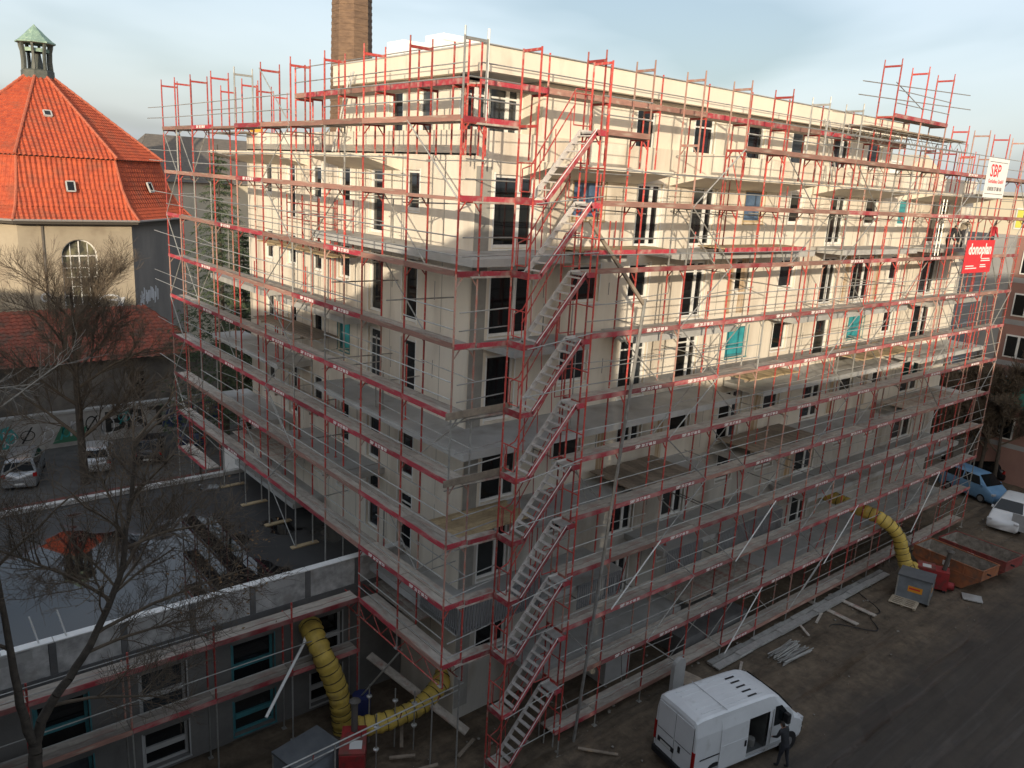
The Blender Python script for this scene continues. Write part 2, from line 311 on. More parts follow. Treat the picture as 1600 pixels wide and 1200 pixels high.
# ------------------------------------------------------------------ houses behind the viewpoint (they shade the yard)
TE = math.tan(SUN_EL); EU = V((.694,-.72,0)).normalized()
def behind(name, label, prof, q0, q1, m):
    # prof: outline (u, z) at the ridge line q0; extruded away from the yard
    k = (q0-21)*TE
    pts = [EU*u+SH*q0+V((0,0,z+k)) for u,z in prof]
    mb = MB().prism(pts, SH*(q1-q0)); o = build(mb,name,m); return tag(o,label,'house')
behind('apartment_house','pale gabled apartment house behind the viewpoint, taller than its neighbours',[(-6.0,G-2),(-6.0,17.7),(-4.8,18.3),(-.4,20.0),(1.0,20.3),(3.0,20.0),(4.8,19.2),(4.8,G-2)],25,36,M_cream)
behind('apartment_house','long grey terrace of houses behind the viewpoint, on the gable house\'s church side',[(-75,G-2),(-75,17.8),(-30,17.5),(-6.05,17.2),(-6.05,G-2)],26,38,M_grey)
behind('apartment_house','long brown terrace of houses behind the viewpoint, on the gable house\'s street side',[(4.85,G-2),(4.85,15.6),(9,15.4),(15,16.0),(22.5,17.0),(30,17.2),(30.5,24),(60,24),(60,G-2)],26,38,M_stone)  # tall street end is added to throw shade on the salmon block

shade_block = MB().box((-30,-13,G-.5),(-15.2,5.9,13.2)); tag(build(shade_block,'apartment_house',M_grey),'unseen block added left of the viewpoint to darken the yard, lower than the terraces','house')  # added out of view to keep sky light off the yard

# ------------------------------------------------------------------ the house under construction
WX, WY, XE, YE = 2.5, 2.65, 39.6, 20.3
FL = [-.1,2.8,5.72,8.65,11.55,14.45]
house = thing('apartment_block','cream new apartment block wrapped in red scaffolding with flat roof and penthouse','building',(WX,WY,G))
toR = lambda s,z,d=0: V((s,WY+d,z))
toL = lambda s,z,d=0: V((WX+d,s,z))
def wall_holes(name, tof, s0, s1, z0, z1, holes, m, depth=.24):
    mb = MB(); ss = sorted({s0,s1,*[h[0] for h in holes],*[h[1] for h in holes]}); zs = sorted({z0,z1,*[h[2] for h in holes],*[h[3] for h in holes]})
    for i in range(len(ss)-1):
        for j in range(len(zs)-1):
            cs = (ss[i]+ss[i+1])/2; cz = (zs[j]+zs[j+1])/2
            if any(h[0]<cs<h[1] and h[2]<cz<h[3] for h in holes): continue
            mb.poly(tof(ss[i],zs[j]),tof(ss[i+1],zs[j]),tof(ss[i+1],zs[j+1]),tof(ss[i],zs[j+1]))
    for a,b,c_,d_ in holes:
        for p,q in (((a,c_),(b,c_)),((b,c_),(b,d_)),((b,d_),(a,d_)),((a,d_),(a,c_))): mb.poly(tof(*p),tof(*q),tof(*q,depth),tof(*p,depth))
    return build(mb,name,m,house)
PANES = {'glass':M_glass,'teal':M_teal,'blue':M_bluef}
def window(parent, tof, a, b, z0, z1, kind='win', film='glass', fm=None, dep=.1):
    fm = fm or M_white; fw = .095; mb = MB()
    def bar(s0,s1,q0,q1,d0=dep,d1=dep+.1):
        p = tof(s0,q0,d0); q = tof(s1,q1,d1); mb.box((min(p.x,q.x),min(p.y,q.y),q0),(max(p.x,q.x),max(p.y,q.y),q1))
    bar(a,a+fw,z0,z1); bar(b-fw,b,z0,z1); bar(a+fw,b-fw,z0,z0+fw); bar(a+fw,b-fw,z1-fw,z1)
    # white window tape round the reveal and the metal sill
    bar(a-.05,a-.003,z0-.03,z1+.05,-.012,.0); bar(b+.003,b+.05,z0-.03,z1+.05,-.012,.0)
    if kind != 'door': bar(a-.06,b+.06,z0-.075,z0-.032,-.05,.0)
    spans = [(a+fw,b-fw)]
    if kind == 'double':
        mid = a+(b-a)*.62; bar(mid-.07,mid+.07,z0+fw,z1-fw); spans = [(a+fw,mid-.07),(mid+.07,b-fw)]
    if kind in ('door','double') and film == 'glass' and random.random() < .35:
        zt = z1-.42; bar(a+fw+.004,b-fw-.004,zt-.03,zt+.03,dep+.02,dep+.09)
    fr = build(mb,'window',fm,parent)
    for s0,s1 in spans:
        p = tof(s0,z0+fw,dep+.05); q = tof(s1,z1-fw,dep+.075)
        build(MB().box((min(p.x,q.x),min(p.y,q.y),z0+fw),(max(p.x,q.x),max(p.y,q.y),z1-fw)),'pane',random.choice((M_glass,M_glass,M_glass2,M_glass3)) if film == 'glass' else PANES[film],fr)
RW = {5:[(3.3,5.0,'double'),(6.7,8.25,'win','blue',M_wood),(9.95,11.3,'double'),(13.15,14.6,'double'),(16.6,18.0,'win','blue',M_wood),(20,21.1,'win'),(23.4,24.9,'double'),(26.8,28.1,'win'),(30.3,31.6,'win','teal',M_white),(34.1,36.3,'double')],
 4:[(3.3,5.1,'double'),(6.9,8.3,'win'),(9.85,11.0,'win'),(13.05,14.5,'double'),(16.55,17.8,'win'),(19.9,21.2,'win'),(23.45,24.9,'double'),(26.5,28.6,'double'),(30.4,31.6,'win'),(34.2,36.2,'double')],
 3:[(3.3,4.5,'door'),(6.6,8.0,'win'),(9.75,11.25,'double'),(13.15,14.5,'double'),(16.5,18.0,'win','teal',M_tealf),(20,21.2,'win'),(23.7,24.95,'door'),(26.9,28.5,'win','teal',M_tealf),(30.6,31.8,'win'),(34.2,36.4,'double')],
 2:[(3.3,4.9,'double'),(6.6,8.0,'win'),(10.0,11.4,'double-w'),(13.2,14.5,'win'),(16.55,18.2,'double'),(20,21.35,'win'),(23.4,25.2,'double'),(27,28.4,'win'),(30.5,31.7,'win'),(34.1,36.5,'double')],
 1:[(3.3,4.7,'double'),(6.7,8.0,'win'),(10.0,11.4,'double'),(13.25,14.7,'double'),(16.9,18.1,'win'),(20.05,21.5,'win'),(23.6,25.4,'double'),(27.3,28.6,'win'),(30.6,31.8,'win'),(34.0,36.6,'double')],
 0:[(3.4,4.8,'double'),(6.7,8.0,'win'),(10.0,11.4,'double'),(13.3,14.6,'win'),(16.9,18.15,'win','teal',M_white),(20.2,21.9,'double'),(23.9,25.5,'double'),(27.4,28.6,'win'),(30.6,31.8,'win'),(34.3,36.4,'win','teal',M_white)]}
LW = {5:['win','door','win','win','door','win'],4:['door','door','win','win','win','win'],3:['door','door','teal','win','win','win'],2:['door','door','door','win','door','win'],1:['door','door','win','win','win','win']}
LC = [(5.7,6.65),(8.0,9.0),(10.45,11.4),(12.8,13.75),(15.2,16.1),(17.6,18.5)]
holesR = []; wins = []
for k,ws in RW.items():
    for e in ws:
        kind = 'double' if e[2].startswith('double') else e[2]; film = e[3] if len(e) > 3 else 'glass'; fm = e[4] if len(e) > 4 else None
        z0 = FL[k]+(.06 if e[2] in ('door','double') else 1.0); z1 = FL[k]+2.34
        holesR.append((e[0],e[1],z0,z1)); wins.append((toR,e[0],e[1],z0,z1,kind,film,fm))
holesL = []
for k,ws in LW.items():
    for (a,b),kd in zip(LC,ws):
        z0 = FL[k]+(.06 if kd == 'door' else 1.0); z1 = FL[k]+2.34
        holesL.append((a,b,z0,z1)); wins.append((toL,a,b,z0,z1,'door' if kd == 'door' else 'win','teal' if kd == 'teal' else 'glass',M_tealf if kd == 'teal' else None))
PT = 18.06                                   # parapet of the terrace storey
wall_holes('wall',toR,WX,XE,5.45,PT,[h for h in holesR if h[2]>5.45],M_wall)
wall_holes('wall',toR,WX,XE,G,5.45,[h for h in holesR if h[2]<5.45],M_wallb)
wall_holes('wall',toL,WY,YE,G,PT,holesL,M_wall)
for a in wins: window(house,*a)
# bare insulation strip on the corner and rain-stained strips between panels
build(MB().box((WX+.04,WY-.018,G+.5),(WX+.62,WY-.003,17.0)),'corner_strip',mat('bare_insulation',(.33,.32,.29),(.27,.26,.24),.95,scale=2,bump=.3,bscale=40),house)
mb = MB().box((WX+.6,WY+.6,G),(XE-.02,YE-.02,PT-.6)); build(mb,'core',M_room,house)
build(MB().box((XE-.02,WY+.01,G),(XE,YE,PT)),'wall',M_wall,house); build(MB().box((WX+.01,YE-.02,G),(XE,YE,PT)),'wall',M_wall,house)
# roof terrace parapet thickness and floor
build(MB().box((WX,WY+.003,17.3),(XE,YE-.03,17.36)),'terrace_floor',M_conc,house)
for a,b in (((WX+.003,WY+.25,17.36),(WX+.25,YE-.03,PT-.003)),((WX+.25,WY+.003,17.36),(XE-.03,WY+.25,PT-.003))): build(MB().box(a,b),'parapet',M_para,house)
# penthouse
PX, PY, PXE, PYE = 2.78, 2.95, 29.2, 11.6
toPR = lambda s,z,d=0: V((s,PY+d,z)); toPL = lambda s,z,d=0: V((PX+d,s,z))
pw = [(9.9,11.0,17.42,19.45,'door'),(13.2,14.5,17.42,19.45,'door'),(16.7,17.9,17.42,19.45,'door'),(20.0,21.2,17.42,19.45,'door'),(23.5,25.0,17.42,19.45,'double'),(26.7,28.2,18.2,19.45,'win')]
pl = [(5.5,6.35,17.42,19.42,'door'),(7.3,8.2,17.42,19.42,'door')]
wall_holes('wall',toPR,5.35,PXE,17.36,19.72,[p[:4] for p in pw],M_para)
wall_holes('wall',toPL,4.0,PYE,17.36,19.72,[p[:4] for p in pl],M_para)
for p in pw: window(house,toPR,*p)
for p in pl: window(house,toPL,*p)
# glazed recess under the roof corner
toQR = lambda s,z,d=0: V((s,4.0+d,z)); toQL = lambda s,z,d=0: V((PX+d,s,z))
build(MB().box((5.35,PY+.003,17.36),(5.5,4.2,19.72)),'wall',M_para,house)
window(house,toQR,PX+.05,3.95,17.42,19.62,'double'); window(house,toQR,3.99,5.3,17.42,19.62,'double')
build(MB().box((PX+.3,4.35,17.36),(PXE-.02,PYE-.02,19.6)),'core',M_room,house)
build(MB().box((PXE-.02,PY+.01,17.36),(PXE,PYE,19.7)),'wall',M_para,house); build(MB().box((PX+.01,PYE-.02,17.36),(PXE,PYE,19.7)),'wall',M_para,house)
def ring(mb,x0,y0,x1,y1,z0,z1,t):
    mb.box((x0,y0,z0),(x1,y0+t,z1)); mb.box((x0,y1-t,z0),(x1,y1,z1)); mb.box((x0,y0+t,z0),(x0+t,y1-t,z1)); mb.box((x1-t,y0+t,z0),(x1,y1-t,z1)); return mb
rf = build(MB().box((2.52,2.52,19.74),(PXE+.3,PYE+.2,19.98)),'roof',M_conc,house)
build(ring(MB(),2.5,2.5,PXE+.32,PYE+.22,19.72,20.44,.25),'roof_parapet',M_para,rf)
build(ring(MB(),2.47,2.47,PXE+.35,PYE+.25,20.443,20.49,.32),'coping',M_conc,rf)
for x,y,z0,z1,wd in ((4.2,9.6,19.99,21.3,1.7),(5.9,9.6,19.99,21.9,1.8),(7.5,10.0,19.99,21.1,1.3)):
    o = thing('insulation_stack',{4.2:'low stack of white insulation boards on the roof, nearest the chimney',5.9:'tallest stack of white insulation boards on the penthouse roof',7.5:'small stack of white insulation boards on the roof, right of the tallest'}[x],'insulation',(x+wd/2,y+.6,z0),'insulation on the roof')
    z = z0; i = 0
    while z < z1-.1:
        build(MB().box((x+rng.uniform(-.05,.05),y+rng.uniform(-.05,.05),z),(x+wd+rng.uniform(-.05,.05),y+1.2,z+.235)),'board',M_styro,o); z += .24
# balconies: (side, floor z, start, end, outer coordinate)
BAL = [('L',17.22,6.9,11.3,1.15),('L',17.22,14.0,21.6,1.15),('L',14.42,.55,10.6,.98),('L',11.52,8.0,13.9,1.0),('L',11.52,15.2,21.4,1.0),('L',8.62,.6,10.4,.95),('L',8.62,13.8,21.3,.95),('L',5.69,7.6,13.6,1.0),('L',5.69,15.4,21.0,1.0),('L',2.77,.6,6.0,.95),('L',2.77,12.5,19.0,1.0),
 ('R',17.22,4.3,10.0,1.1),('R',17.22,11.6,19.2,1.0),('R',17.22,21.6,28.4,1.05),('R',17.22,30.6,38.5,1.0),('R',14.42,WX,7.7,.9),('R',14.42,10.6,19.6,.9),('R',14.42,22,29.3,.9),('R',14.42,31,39,.9),('R',11.52,3.0,6.4,.95),('R',11.52,8.6,14.6,.95),('R',11.52,18.8,29.4,.95),('R',11.52,32,39,.95),
 ('R',8.62,WX,14.8,.5),('R',8.62,16.6,29,.6),('R',8.62,31,39.4,.5),('R',5.69,4.2,14.0,.6),('R',5.69,16,29,.6),('R',5.69,31,39.3,.5),('R',2.77,WX,8.6,.55),('R',2.77,11.0,19.4,.55),('R',2.77,21.5,38.5,.5),('R',-.13,4.5,12.6,.6),('R',-.13,18.6,37.5,.4)]
for sd_,z,a,b,o_ in BAL:
    if z > 16:                                    # the top slabs thicken towards the wall
        if sd_ == 'L': mb = MB().prism([(o_,a,z-.12),(WX-.003,a,z-.47),(WX-.003,a,z),(o_,a,z)],(0,b-a,0))
        else: mb = MB().prism([(a,o_,z-.12),(a,WY-.003,z-.47),(a,WY-.003,z),(a,o_,z)],(b-a,0,0))
    elif sd_ == 'L': mb = MB().box((o_,a,z-.23),(WX-.003,b,z))
    else: mb = MB().box((a,o_,z-.23),(b,WY-.003,z))
    if sd_ == 'R' and a == WX: mb = MB().box((WX-.003,o_,z-.23),(b,WY-.003,z))
    s_ = build(mb,'balcony_slab',M_para if z > 16 else M_conc,house)
    # corner slabs continue round the house corner
    if sd_ == 'L' and a < 1:
        build(MB().box((.955,a-.001,z-.228),(WX,WY,z-.002)),'balcony_slab',M_conc,house)
# bar railings with corrugated infill on the first balcony storey
def railing(side,a,b,o_,z):
    mb = MB(); n = int((b-a)/.11)
    for i in range(n+1):
        s = a+(b-a)*i/n
        if side == 'R': mb.box((s-.035,o_-.01,z),(s+.035,o_+.012,z+1.0))
        else: mb.box((o_-.01,s-.035,z),(o_+.012,s+.035,z+1.0))
    if side == 'R': mb.box((a,o_+.015,z+.98),(b,o_+.055,z+1.03)); mb.box((a,o_+.015,z+.04),(b,o_+.055,z+.09))
    else: mb.box((o_+.015,a,z+.98),(o_+.055,b,z+1.03)); mb.box((o_+.015,a,z+.04),(o_+.055,b,z+.09))
    return build(mb,'railing',mat('railing_grey',(.27,.28,.29),(.22,.23,.24),.5,metal=.3,scale=4),house)
railing('L',.62,2.6,.96,2.6); railing('R',1.0,4.4,.50,2.6)
for a,b in ((6.2,8.4),(11.1,13.3),(14.4,19.2)): railing('R',a,b,.42,1.75)
# down-hanging sealing strips and dark anchor slots in the panels
mb = MB()
for k in range(6):
    for s in (5.6,8.8,12.2,15.7,19.1,22.6,26.0,29.6,33.2): 
        if rng.random() < .75: mb.box((s,WY-.006,FL[k]+rng.uniform(.9,1.3)),(s+.03,WY-.003,FL[k]+rng.uniform(1.5,1.9)))
    for s in (4.6,7.3,9.7,12.1,14.5,16.8):
        if rng.random() < .75: mb.box((WX-.006,s,FL[k]+rng.uniform(.9,1.3)),(WX-.003,s+.03,FL[k]+rng.uniform(1.5,1.9)))
build(mb,'anchor_slots',M_concd,house)['kind'] = 'stuff'
# panel joints
mb = MB()
for k in range(6):
    for s in (9.3,12.0,15.4,18.9,22.3,25.9,29.3,32.8,37.2): mb.box((s,WY-.004,FL[k]+.02),(s+.03,WY-.002,FL[k]+2.6))
    for s in (4.2,7.4,9.8,12.2,14.6,16.9,19.2): mb.box((WX-.004,s,FL[k]+.02),(WX-.002,s+.03,FL[k]+2.6))
build(mb,'panel_joints',mat('joint_grey',(.36,.33,.28),rough=.9),house)['kind'] = 'stuff'
# rust-brown run-off below the balcony drains
mb = MB()
for s,k in ((16.0,4),(16.9,4),(25.7,4),(28.9,4),(12.4,2),(8.9,2),(19.2,2),(22.7,1),(29.5,2),(26.0,2)):
    mb.box((s,WY-.005,FL[k]+.05),(s+rng.uniform(.35,.6),WY-.0035,FL[k]+2.62))
build(mb,'runoff_stain',mat('rust_stain',(.40,.25,.13),(.58,.48,.36),.95,scale=2.2,stretch=(3,3,.25),coord='World',ramp=(.40,.60)),house)['kind'] = 'stuff'
# orange board and junk on the terrace parapet
tag(build(MB().box((2.55,18.7,17.45),(2.62,20.0,18.25)),'board',M_gold),'orange yellow board standing at the far left end of the terrace parapet','board')

# ------------------------------------------------------------------ scaffolding
ZK = lambda k: 2*k+.1
PR = .031
def frame_mesh(ax, depth=.73, h=2.0, goal=False):
    mb = MB(); e = V((1,0,0)) if ax == 'L' else V((0,1,0))
    for d in (0,depth): mb.tube(e*d, e*d+V((0,0,h)), PR, n=6)
    mb.beam(e*PR+V((0,0,h-.06)), e*(depth-PR)+V((0,0,h-.06)), .05, .075)
    if goal:
        for d in (0,depth): mb.tube(e*d+V((0,0,h)), e*d+V((0,0,h+.22)), PR*.8, n=5)
    else:
        for d,sg in ((.03,1),(depth-.03,-1)): mb.beam(e*d+V((0,0,h-.34)), e*(d+sg*.2)+V((0,0,h-.08)), .03,.03)
    return mb
M_redold = mat('scaffold_red_faded',(.44,.17,.13),(.40,.28,.23),.7,scale=5,rand=.3,c3=(.40,.36,.32),c3scale=6,c3ramp=(.55,.7))
FM = {(a,b): frame_mesh(a,goal=b).mesh('frame',M_red) for a in 'LR' for b in (False,True)}
FM2 = {(a,b): frame_mesh(a,goal=b).mesh('frame',M_redold) for a in 'LR' for b in (False,True)}
FM3 = {(a,b): frame_mesh(a,goal=b).mesh('frame',M_galv) for a in 'LR' for b in (False,True)}
def unit_meshes(ax):
    # unit-length pieces along the facade, scaled to the bay
    e = (lambda a,b,z: (b,a,z)) if ax == 'L' else (lambda a,b,z: (a,b,z))
    def bx(a0,b0,z0,a1,b1,z1): 
        p = e(a0,b0,z0); q = e(a1,b1,z1); return MB().box(tuple(map(min,p,q)),tuple(map(max,p,q)))
    plank = bx(0,0,-.055,1,.315,0).mesh('plank',M_plank)
    two = MB()
    for b0 in (0,.345): t = bx(0,b0,-.055,1,b0+.315,0); k = len(two.v); two.v += t.v; two.f += [tuple(k+i for i in f) for f in t.f]
    deck = two.mesh('deck',M_plank)
    toe = {m.name: bx(0,-.062,-.06,1,-.034,.10).mesh('toe_board',m) for m in (M_redtoe,M_browntoe)}
    edge = bx(0,-.045,-.07,1,-.012,.02).mesh('deck_edge',M_browntoe)
    rails = MB().tube(e(0,-.035,.5),e(1,-.035,.5),.019,n=5).tube(e(0,-.035,1.0),e(1,-.035,1.0),.019,n=5).mesh('guard_rails',M_galv)
    end = MB()
    return dict(plank=plank,deck=deck,toe=toe,edge=edge,rails=rails,e=e)
UM = {a: unit_meshes(a) for a in 'LR'}
LET = text_mesh('SBP  30 37 88 50',.15,M_letter,.004)
def scaffold(parent, ax, pos, out0, levels, base_of, rs, lettered=None, split_to=99, skipdeck=(), topgoal=True, red=.7):
    """pos: stations along the facade; out0: coordinate of the outer standards; levels: deck numbers"""
    u = UM[ax]; sgn = 1
    def W(s,d,z): return V((out0+d,s,z)) if ax == 'L' else V((s,out0+d,z))
    hi = max(levels)
    for i,s in enumerate(pos):
        zb = base_of(s)
        for k in levels:
            if ZK(k)-.4 < zb: continue
            t_ = rs.random(); inst('frame', (FM if t_ < .68 else FM2 if t_ < .93 else FM3)[(ax, topgoal and k == hi)], parent, W(s,0,ZK(k)))
        k0 = min(k for k in levels if ZK(k)-.4 >= zb)
        if ZK(k0)-zb > .15 and zb > -50:
            for d in (0,.73):
                q = W(s,d,zb); build(MB().tube(W(s,d,zb+.01),W(s,d,ZK(k0)),PR*.9,n=6).box((q.x-.08,q.y-.08,q.z),(q.x+.08,q.y+.08,q.z+.02)),'base_jack',M_galv,parent)
    for i in range(len(pos)-1):
        a,b = pos[i],pos[i+1]; L = b-a; zb = max(base_of(a),base_of(b))
        sc = (1,L-.02,1) if ax == 'L' else (L-.02,1,1)
        for k in levels:
            z = ZK(k)
            if z-.4 < max(zb,-50) or (i,k) in skipdeck: continue
            if i < split_to:
                for d in (.03,.375): inst('plank',u['plank'],parent,W(a+.01,d,z+rs.uniform(-.008,.008)),scale=sc)
            else: inst('deck',u['deck'],parent,W(a+.01,.03,z),scale=sc)
            t = rs.random(); lo = k <= 6
            isred = t < (red if k < 7 else red*.45)
            if t > .94: inst('deck_edge',u['edge'],parent,W(a+.01,0,z),scale=sc)
            else:
                tb = inst('toe_board',u['toe'][(M_redtoe if isred else M_browntoe).name],parent,W(a+.01,0,z+rs.uniform(-.01,.01)),scale=sc)
                if isred and L > 2.2 and (lettered is None or lettered(i,k,rs)):
                    lt = link('lettering',LET,tb,W((a+b)/2,-.066,z+.02)); lt.rotation_euler = ROT_R if ax == 'R' else ROT_L
                    if ax == 'R': lt.location = V(((L/2)/(L-.02),-.066,.02)); lt.scale = (1/(L-.02),1,1)
                    else: lt.location = V((-.066,(L/2)/(L-.02),.02)); lt.scale = (1/(L-.02),1,1)
            if rs.random() < .93: inst('guard_rails',u['rails'],parent,W(a,0,z),scale=(1,L,1) if ax == 'L' else (L,1,1))
RS = random.Random(5)
posL = [i*2.53 for i in range(8)]+[20.2,22.3,24.2]
posR = [4.52,6.6]+[9.03+2.52*i for i in range(12)]+[38.6]
scL = thing('scaffold','red facade scaffold standing along the left face of the cream block','scaffold',(0,0,1.3))
def baseL(s): return 2.0 if 6 < s < 18.6 else (1.45 if s < 6 else G)
scaffold(scL,'L',posL,0,list(range(1,10)),baseL,RS,lambda i,k,r: r.random() < .62,red=.62)
scR = thing('scaffold','red facade scaffold standing along the long right face of the cream block','scaffold',(posR[0],-.55,G))
scaffold(scR,'R',posR,-.55,list(range(-1,10)),lambda s: G,RS,lambda i,k,r: r.random() < (.85 if k < 7 else .2),split_to=8,red=.8,skipdeck={(1,9),(2,9)})
# foot plates on the flat roof, timber sole boards
for s in posL[3:8]: build(MB().box((-.2,s-.12,2.0),(.95,s+.12,2.045)),'sole_board',M_wood,scL)
# diagonal braces
def brace(parent, ax, a, b, out0, k, up=True, m=None, d=-.05, n=1):
    z0,z1 = (ZK(k),ZK(k+n)) if up else (ZK(k+n),ZK(k))
    p,q = ((out0+d,a,z0),(out0+d,b,z1)) if ax == 'L' else ((a,out0+d,z0),(b,out0+d,z1))
    build(MB().tube(p,q,.022,n=6),'brace',m or M_galv,parent)
for i in (4,5): pass
for k in range(1,10): 
    brace(scL,'L',posL[5],posL[4],0,k,k%2 == 0)
    if k != 9: brace(scL,'L',posL[10],posL[9],0,k,k%2 == 1)
    brace(scL,'L',posL[1],posL[0],0,k,k%2 == 1) if k in (8,) else None
for k in range(-1,9):
    brace(scR,'R',posR[3],posR[4],-.55,k,k%2 == 0) if k in (-1,1,3) else None
    brace(scR,'R',posR[2],posR[3],-.55,k,k%2 == 0)
    brace(scR,'R',posR[6],posR[7],-.55,k,k%2 == 1)
    brace(scR,'R',posR[10],posR[11],-.55,k,k%2 == 0)
    brace(scR,'R',posR[13],posR[14],-.55,k,k%2 == 1)
brace(scR,'R',posR[4],posR[5],-.55,8,False,n=1)
# inner guard tubes, ties to the house, more diagonals, inner console planks
for k in range(1,9):
    for i in range(len(posL)-1):
        if RS.random() < .55: build(MB().tube((.70,posL[i]-.1,ZK(k)+1.0+RS.uniform(-.15,.1)),(.70,posL[i+1]+.1,ZK(k)+1.0+RS.uniform(-.15,.1)),.017,n=5),'inner_rail',M_galv,scL)
        if RS.random() < .22: brace(scL,'L',posL[i],posL[i+1],.73,k,RS.random() < .5)
        if RS.random() < .35: build(MB().tube((-.08,posL[i]+.08,ZK(k)+1.75),(2.42,posL[i]+.2,ZK(k)+1.75),.022,n=5),'wall_tie',M_galv,scL)
for k in range(-1,9):
    for i in range(len(posR)-1):
        if RS.random() < .55: build(MB().tube((posR[i]-.1,.15,ZK(k)+1.0+RS.uniform(-.15,.1)),(posR[i+1]+.1,.15,ZK(k)+1.0+RS.uniform(-.15,.1)),.017,n=5),'inner_rail',M_galv,scR)
        if RS.random() < .2: brace(scR,'R',posR[i],posR[i+1],.18,k,RS.random() < .5)
        if RS.random() < .35: build(MB().tube((posR[i]+.08,-.63,ZK(k)+1.75),(posR[i]+.2,2.55,ZK(k)+1.75),.022,n=5),'wall_tie',M_galv,scR)
        if RS.random() < .25: build(MB().tube((posR[i]+RS.uniform(.3,2.2),.12,ZK(k)),(posR[i]+RS.uniform(.3,2.2),.16,ZK(k)+RS.uniform(1.1,2.0)),.02,n=5),'loose_upright',M_red if RS.random() < .6 else M_galv,scR)
# single tubes sticking out at the far end of the left scaffold
for k in range(3,10):
    for h in (.5,1.0):
        if RS.random() < .7: build(MB().tube((0,24.0,ZK(k)+h),(RS.uniform(-.05,.05),26.6,ZK(k)+h+.03),.019,n=5),'loose_rail',M_galv,scL)
# end-frame rails at the corner
for k in range(1,10):
    for h in (.5,1.0): build(MB().tube((-.06,-.32,ZK(k)+h),(1.85,-.12,ZK(k)+h+RS.uniform(-.03,.03)),.02,n=6),'corner_rail',M_galv,scL)
    mt = M_redtoe if k != 5 and k != 4 else M_timber
    build(MB().beam((.02,-.03,ZK(k)-.0),(.71,-.03,ZK(k)-.0),.03,.15),'toe_board',M_redtoe,scL)
    # plank bridge from the left scaffold to the stair tower
    for d in (0,.33): build(MB().beam((.45,.04+d,ZK(k)-.09-.02*(d>0)),(2.05,-.05+d*.9,ZK(k)-.09-.02*(d>0)),.31,.05),'bridge_plank',M_plank,scL)
    if k in (4,5): build(MB().beam((-.25,-.12,ZK(k)+.06),(2.1,-.16,ZK(k)+.1),.05,.2),'bridge_toe_board',M_timber,scL)
    else: build(MB().beam((.74,-.1,ZK(k)+.0),(1.78,-.14,ZK(k)+.0),.03,.14),'bridge_toe_board',M_redtoe,scL)
# lattice girders carrying the first lift across the yard passage
def lattice(parent, p0, p1, h, m, n=10, r=.024):
    p0 = V(p0); p1 = V(p1); mb = MB(); z = V((0,0,h))
    mb.tube(p0,p1,r).tube(p0-z,p1-z,r)
    for i in range(n):
        a = p0.lerp(p1,i/n); b = p0.lerp(p1,(i+1)/n); mb.tube(a,b-z,r*.6,n=5,cap=False) if i%2 == 0 else mb.tube(a-z,b,r*.6,n=5,cap=False)
    mb.tube(p0,p0-z,r); mb.tube(p1,p1-z,r); return build(mb,'lattice_girder',m,parent)
lattice(scL,(0,-.1,1.98),(0,6.2,1.98),.55,M_red,12); lattice(scL,(.73,-.1,1.98),(.73,6.2,1.98),.55,M_red,12)
build(MB().tube((.73,0,G),(.73,0,1.4),PR),'standard',M_galv,scL); build(MB().tube((0,5.1,G),(0,5.1,2.0),PR*1.3),'standard',M_red,scL); build(MB().tube((-.15,4.9,-1.9),(.05,2.3,1.5),PR),'raking_prop',M_galv,scL)
# deck over the passage towards the low wing
for i in range(4): build(MB().box((.95+i*.33,2.9,1.9),(1.26+i*.33,6.0,1.95)),'bridge_plank',M_wood if i > 1 else M_plank,scL)
# penthouse scaffold ring
scP = thing('scaffold','short red scaffold ring on the top balconies round the penthouse','scaffold',(1.3,1.3,17.25))
zt = 19.22
def ring_bay(p,q,nrm,red):
    p = V(p); q = V(q); d = (q-p).normalized(); nrm = V(nrm)
    for t in (.03,.36): build(MB().beam(p+nrm*(t+.16)+V((0,0,-.03)),q+nrm*(t+.16)+V((0,0,-.03)),.31,.055),'plank',M_plank,scP)
    tb = build(MB().beam(p-nrm*.03+V((0,0,.03)),q-nrm*.03+V((0,0,.03)),.03,.17),'toe_board',M_redtoe if red else M_browntoe,scP)
    build(MB().tube(p-nrm*.03+V((0,0,.5)),q-nrm*.03+V((0,0,.5)),.019,n=5).tube(p-nrm*.03+V((0,0,1)),q-nrm*.03+V((0,0,1)),.019,n=5),'guard_rails',M_galv,scP)
def ring_post(p,nrm,zb,top=20.3):
    p = V(p); nrm = V(nrm)
    build(MB().tube((p.x,p.y,zb),(p.x,p.y,top),PR).tube((p.x+nrm.x*.7,p.y+nrm.y*.7,zb),(p.x+nrm.x*.7,p.y+nrm.y*.7,zt),PR).beam((p.x,p.y,zt-.09),(p.x+nrm.x*.7,p.y+nrm.y*.7,zt-.09),.05,.07),'frame',M_red,scP)
ys = [1.5,4.0,6.5,9.0,11.6,12.4]; xs = [1.5,4.0,6.6,9.1,11.6,14.2,16.7,19.2,21.7,24.3,26.9]
for i in range(len(ys)-1): ring_bay((1.25,ys[i],zt),(1.25,ys[i+1],zt),(1,0,0),i in (0,1,3))
for i in range(len(xs)-1): ring_bay((xs[i],1.25,zt),(xs[i+1],1.25,zt),(0,1,0),i in (0,4,5,7))
for y in ys: ring_post((1.25,y,0),(1,0,0),17.25)
for x in xs: ring_post((x,1.25,0),(0,1,0),17.25)
ring_post((1.25,2.2,0),(1,0,0),17.25)
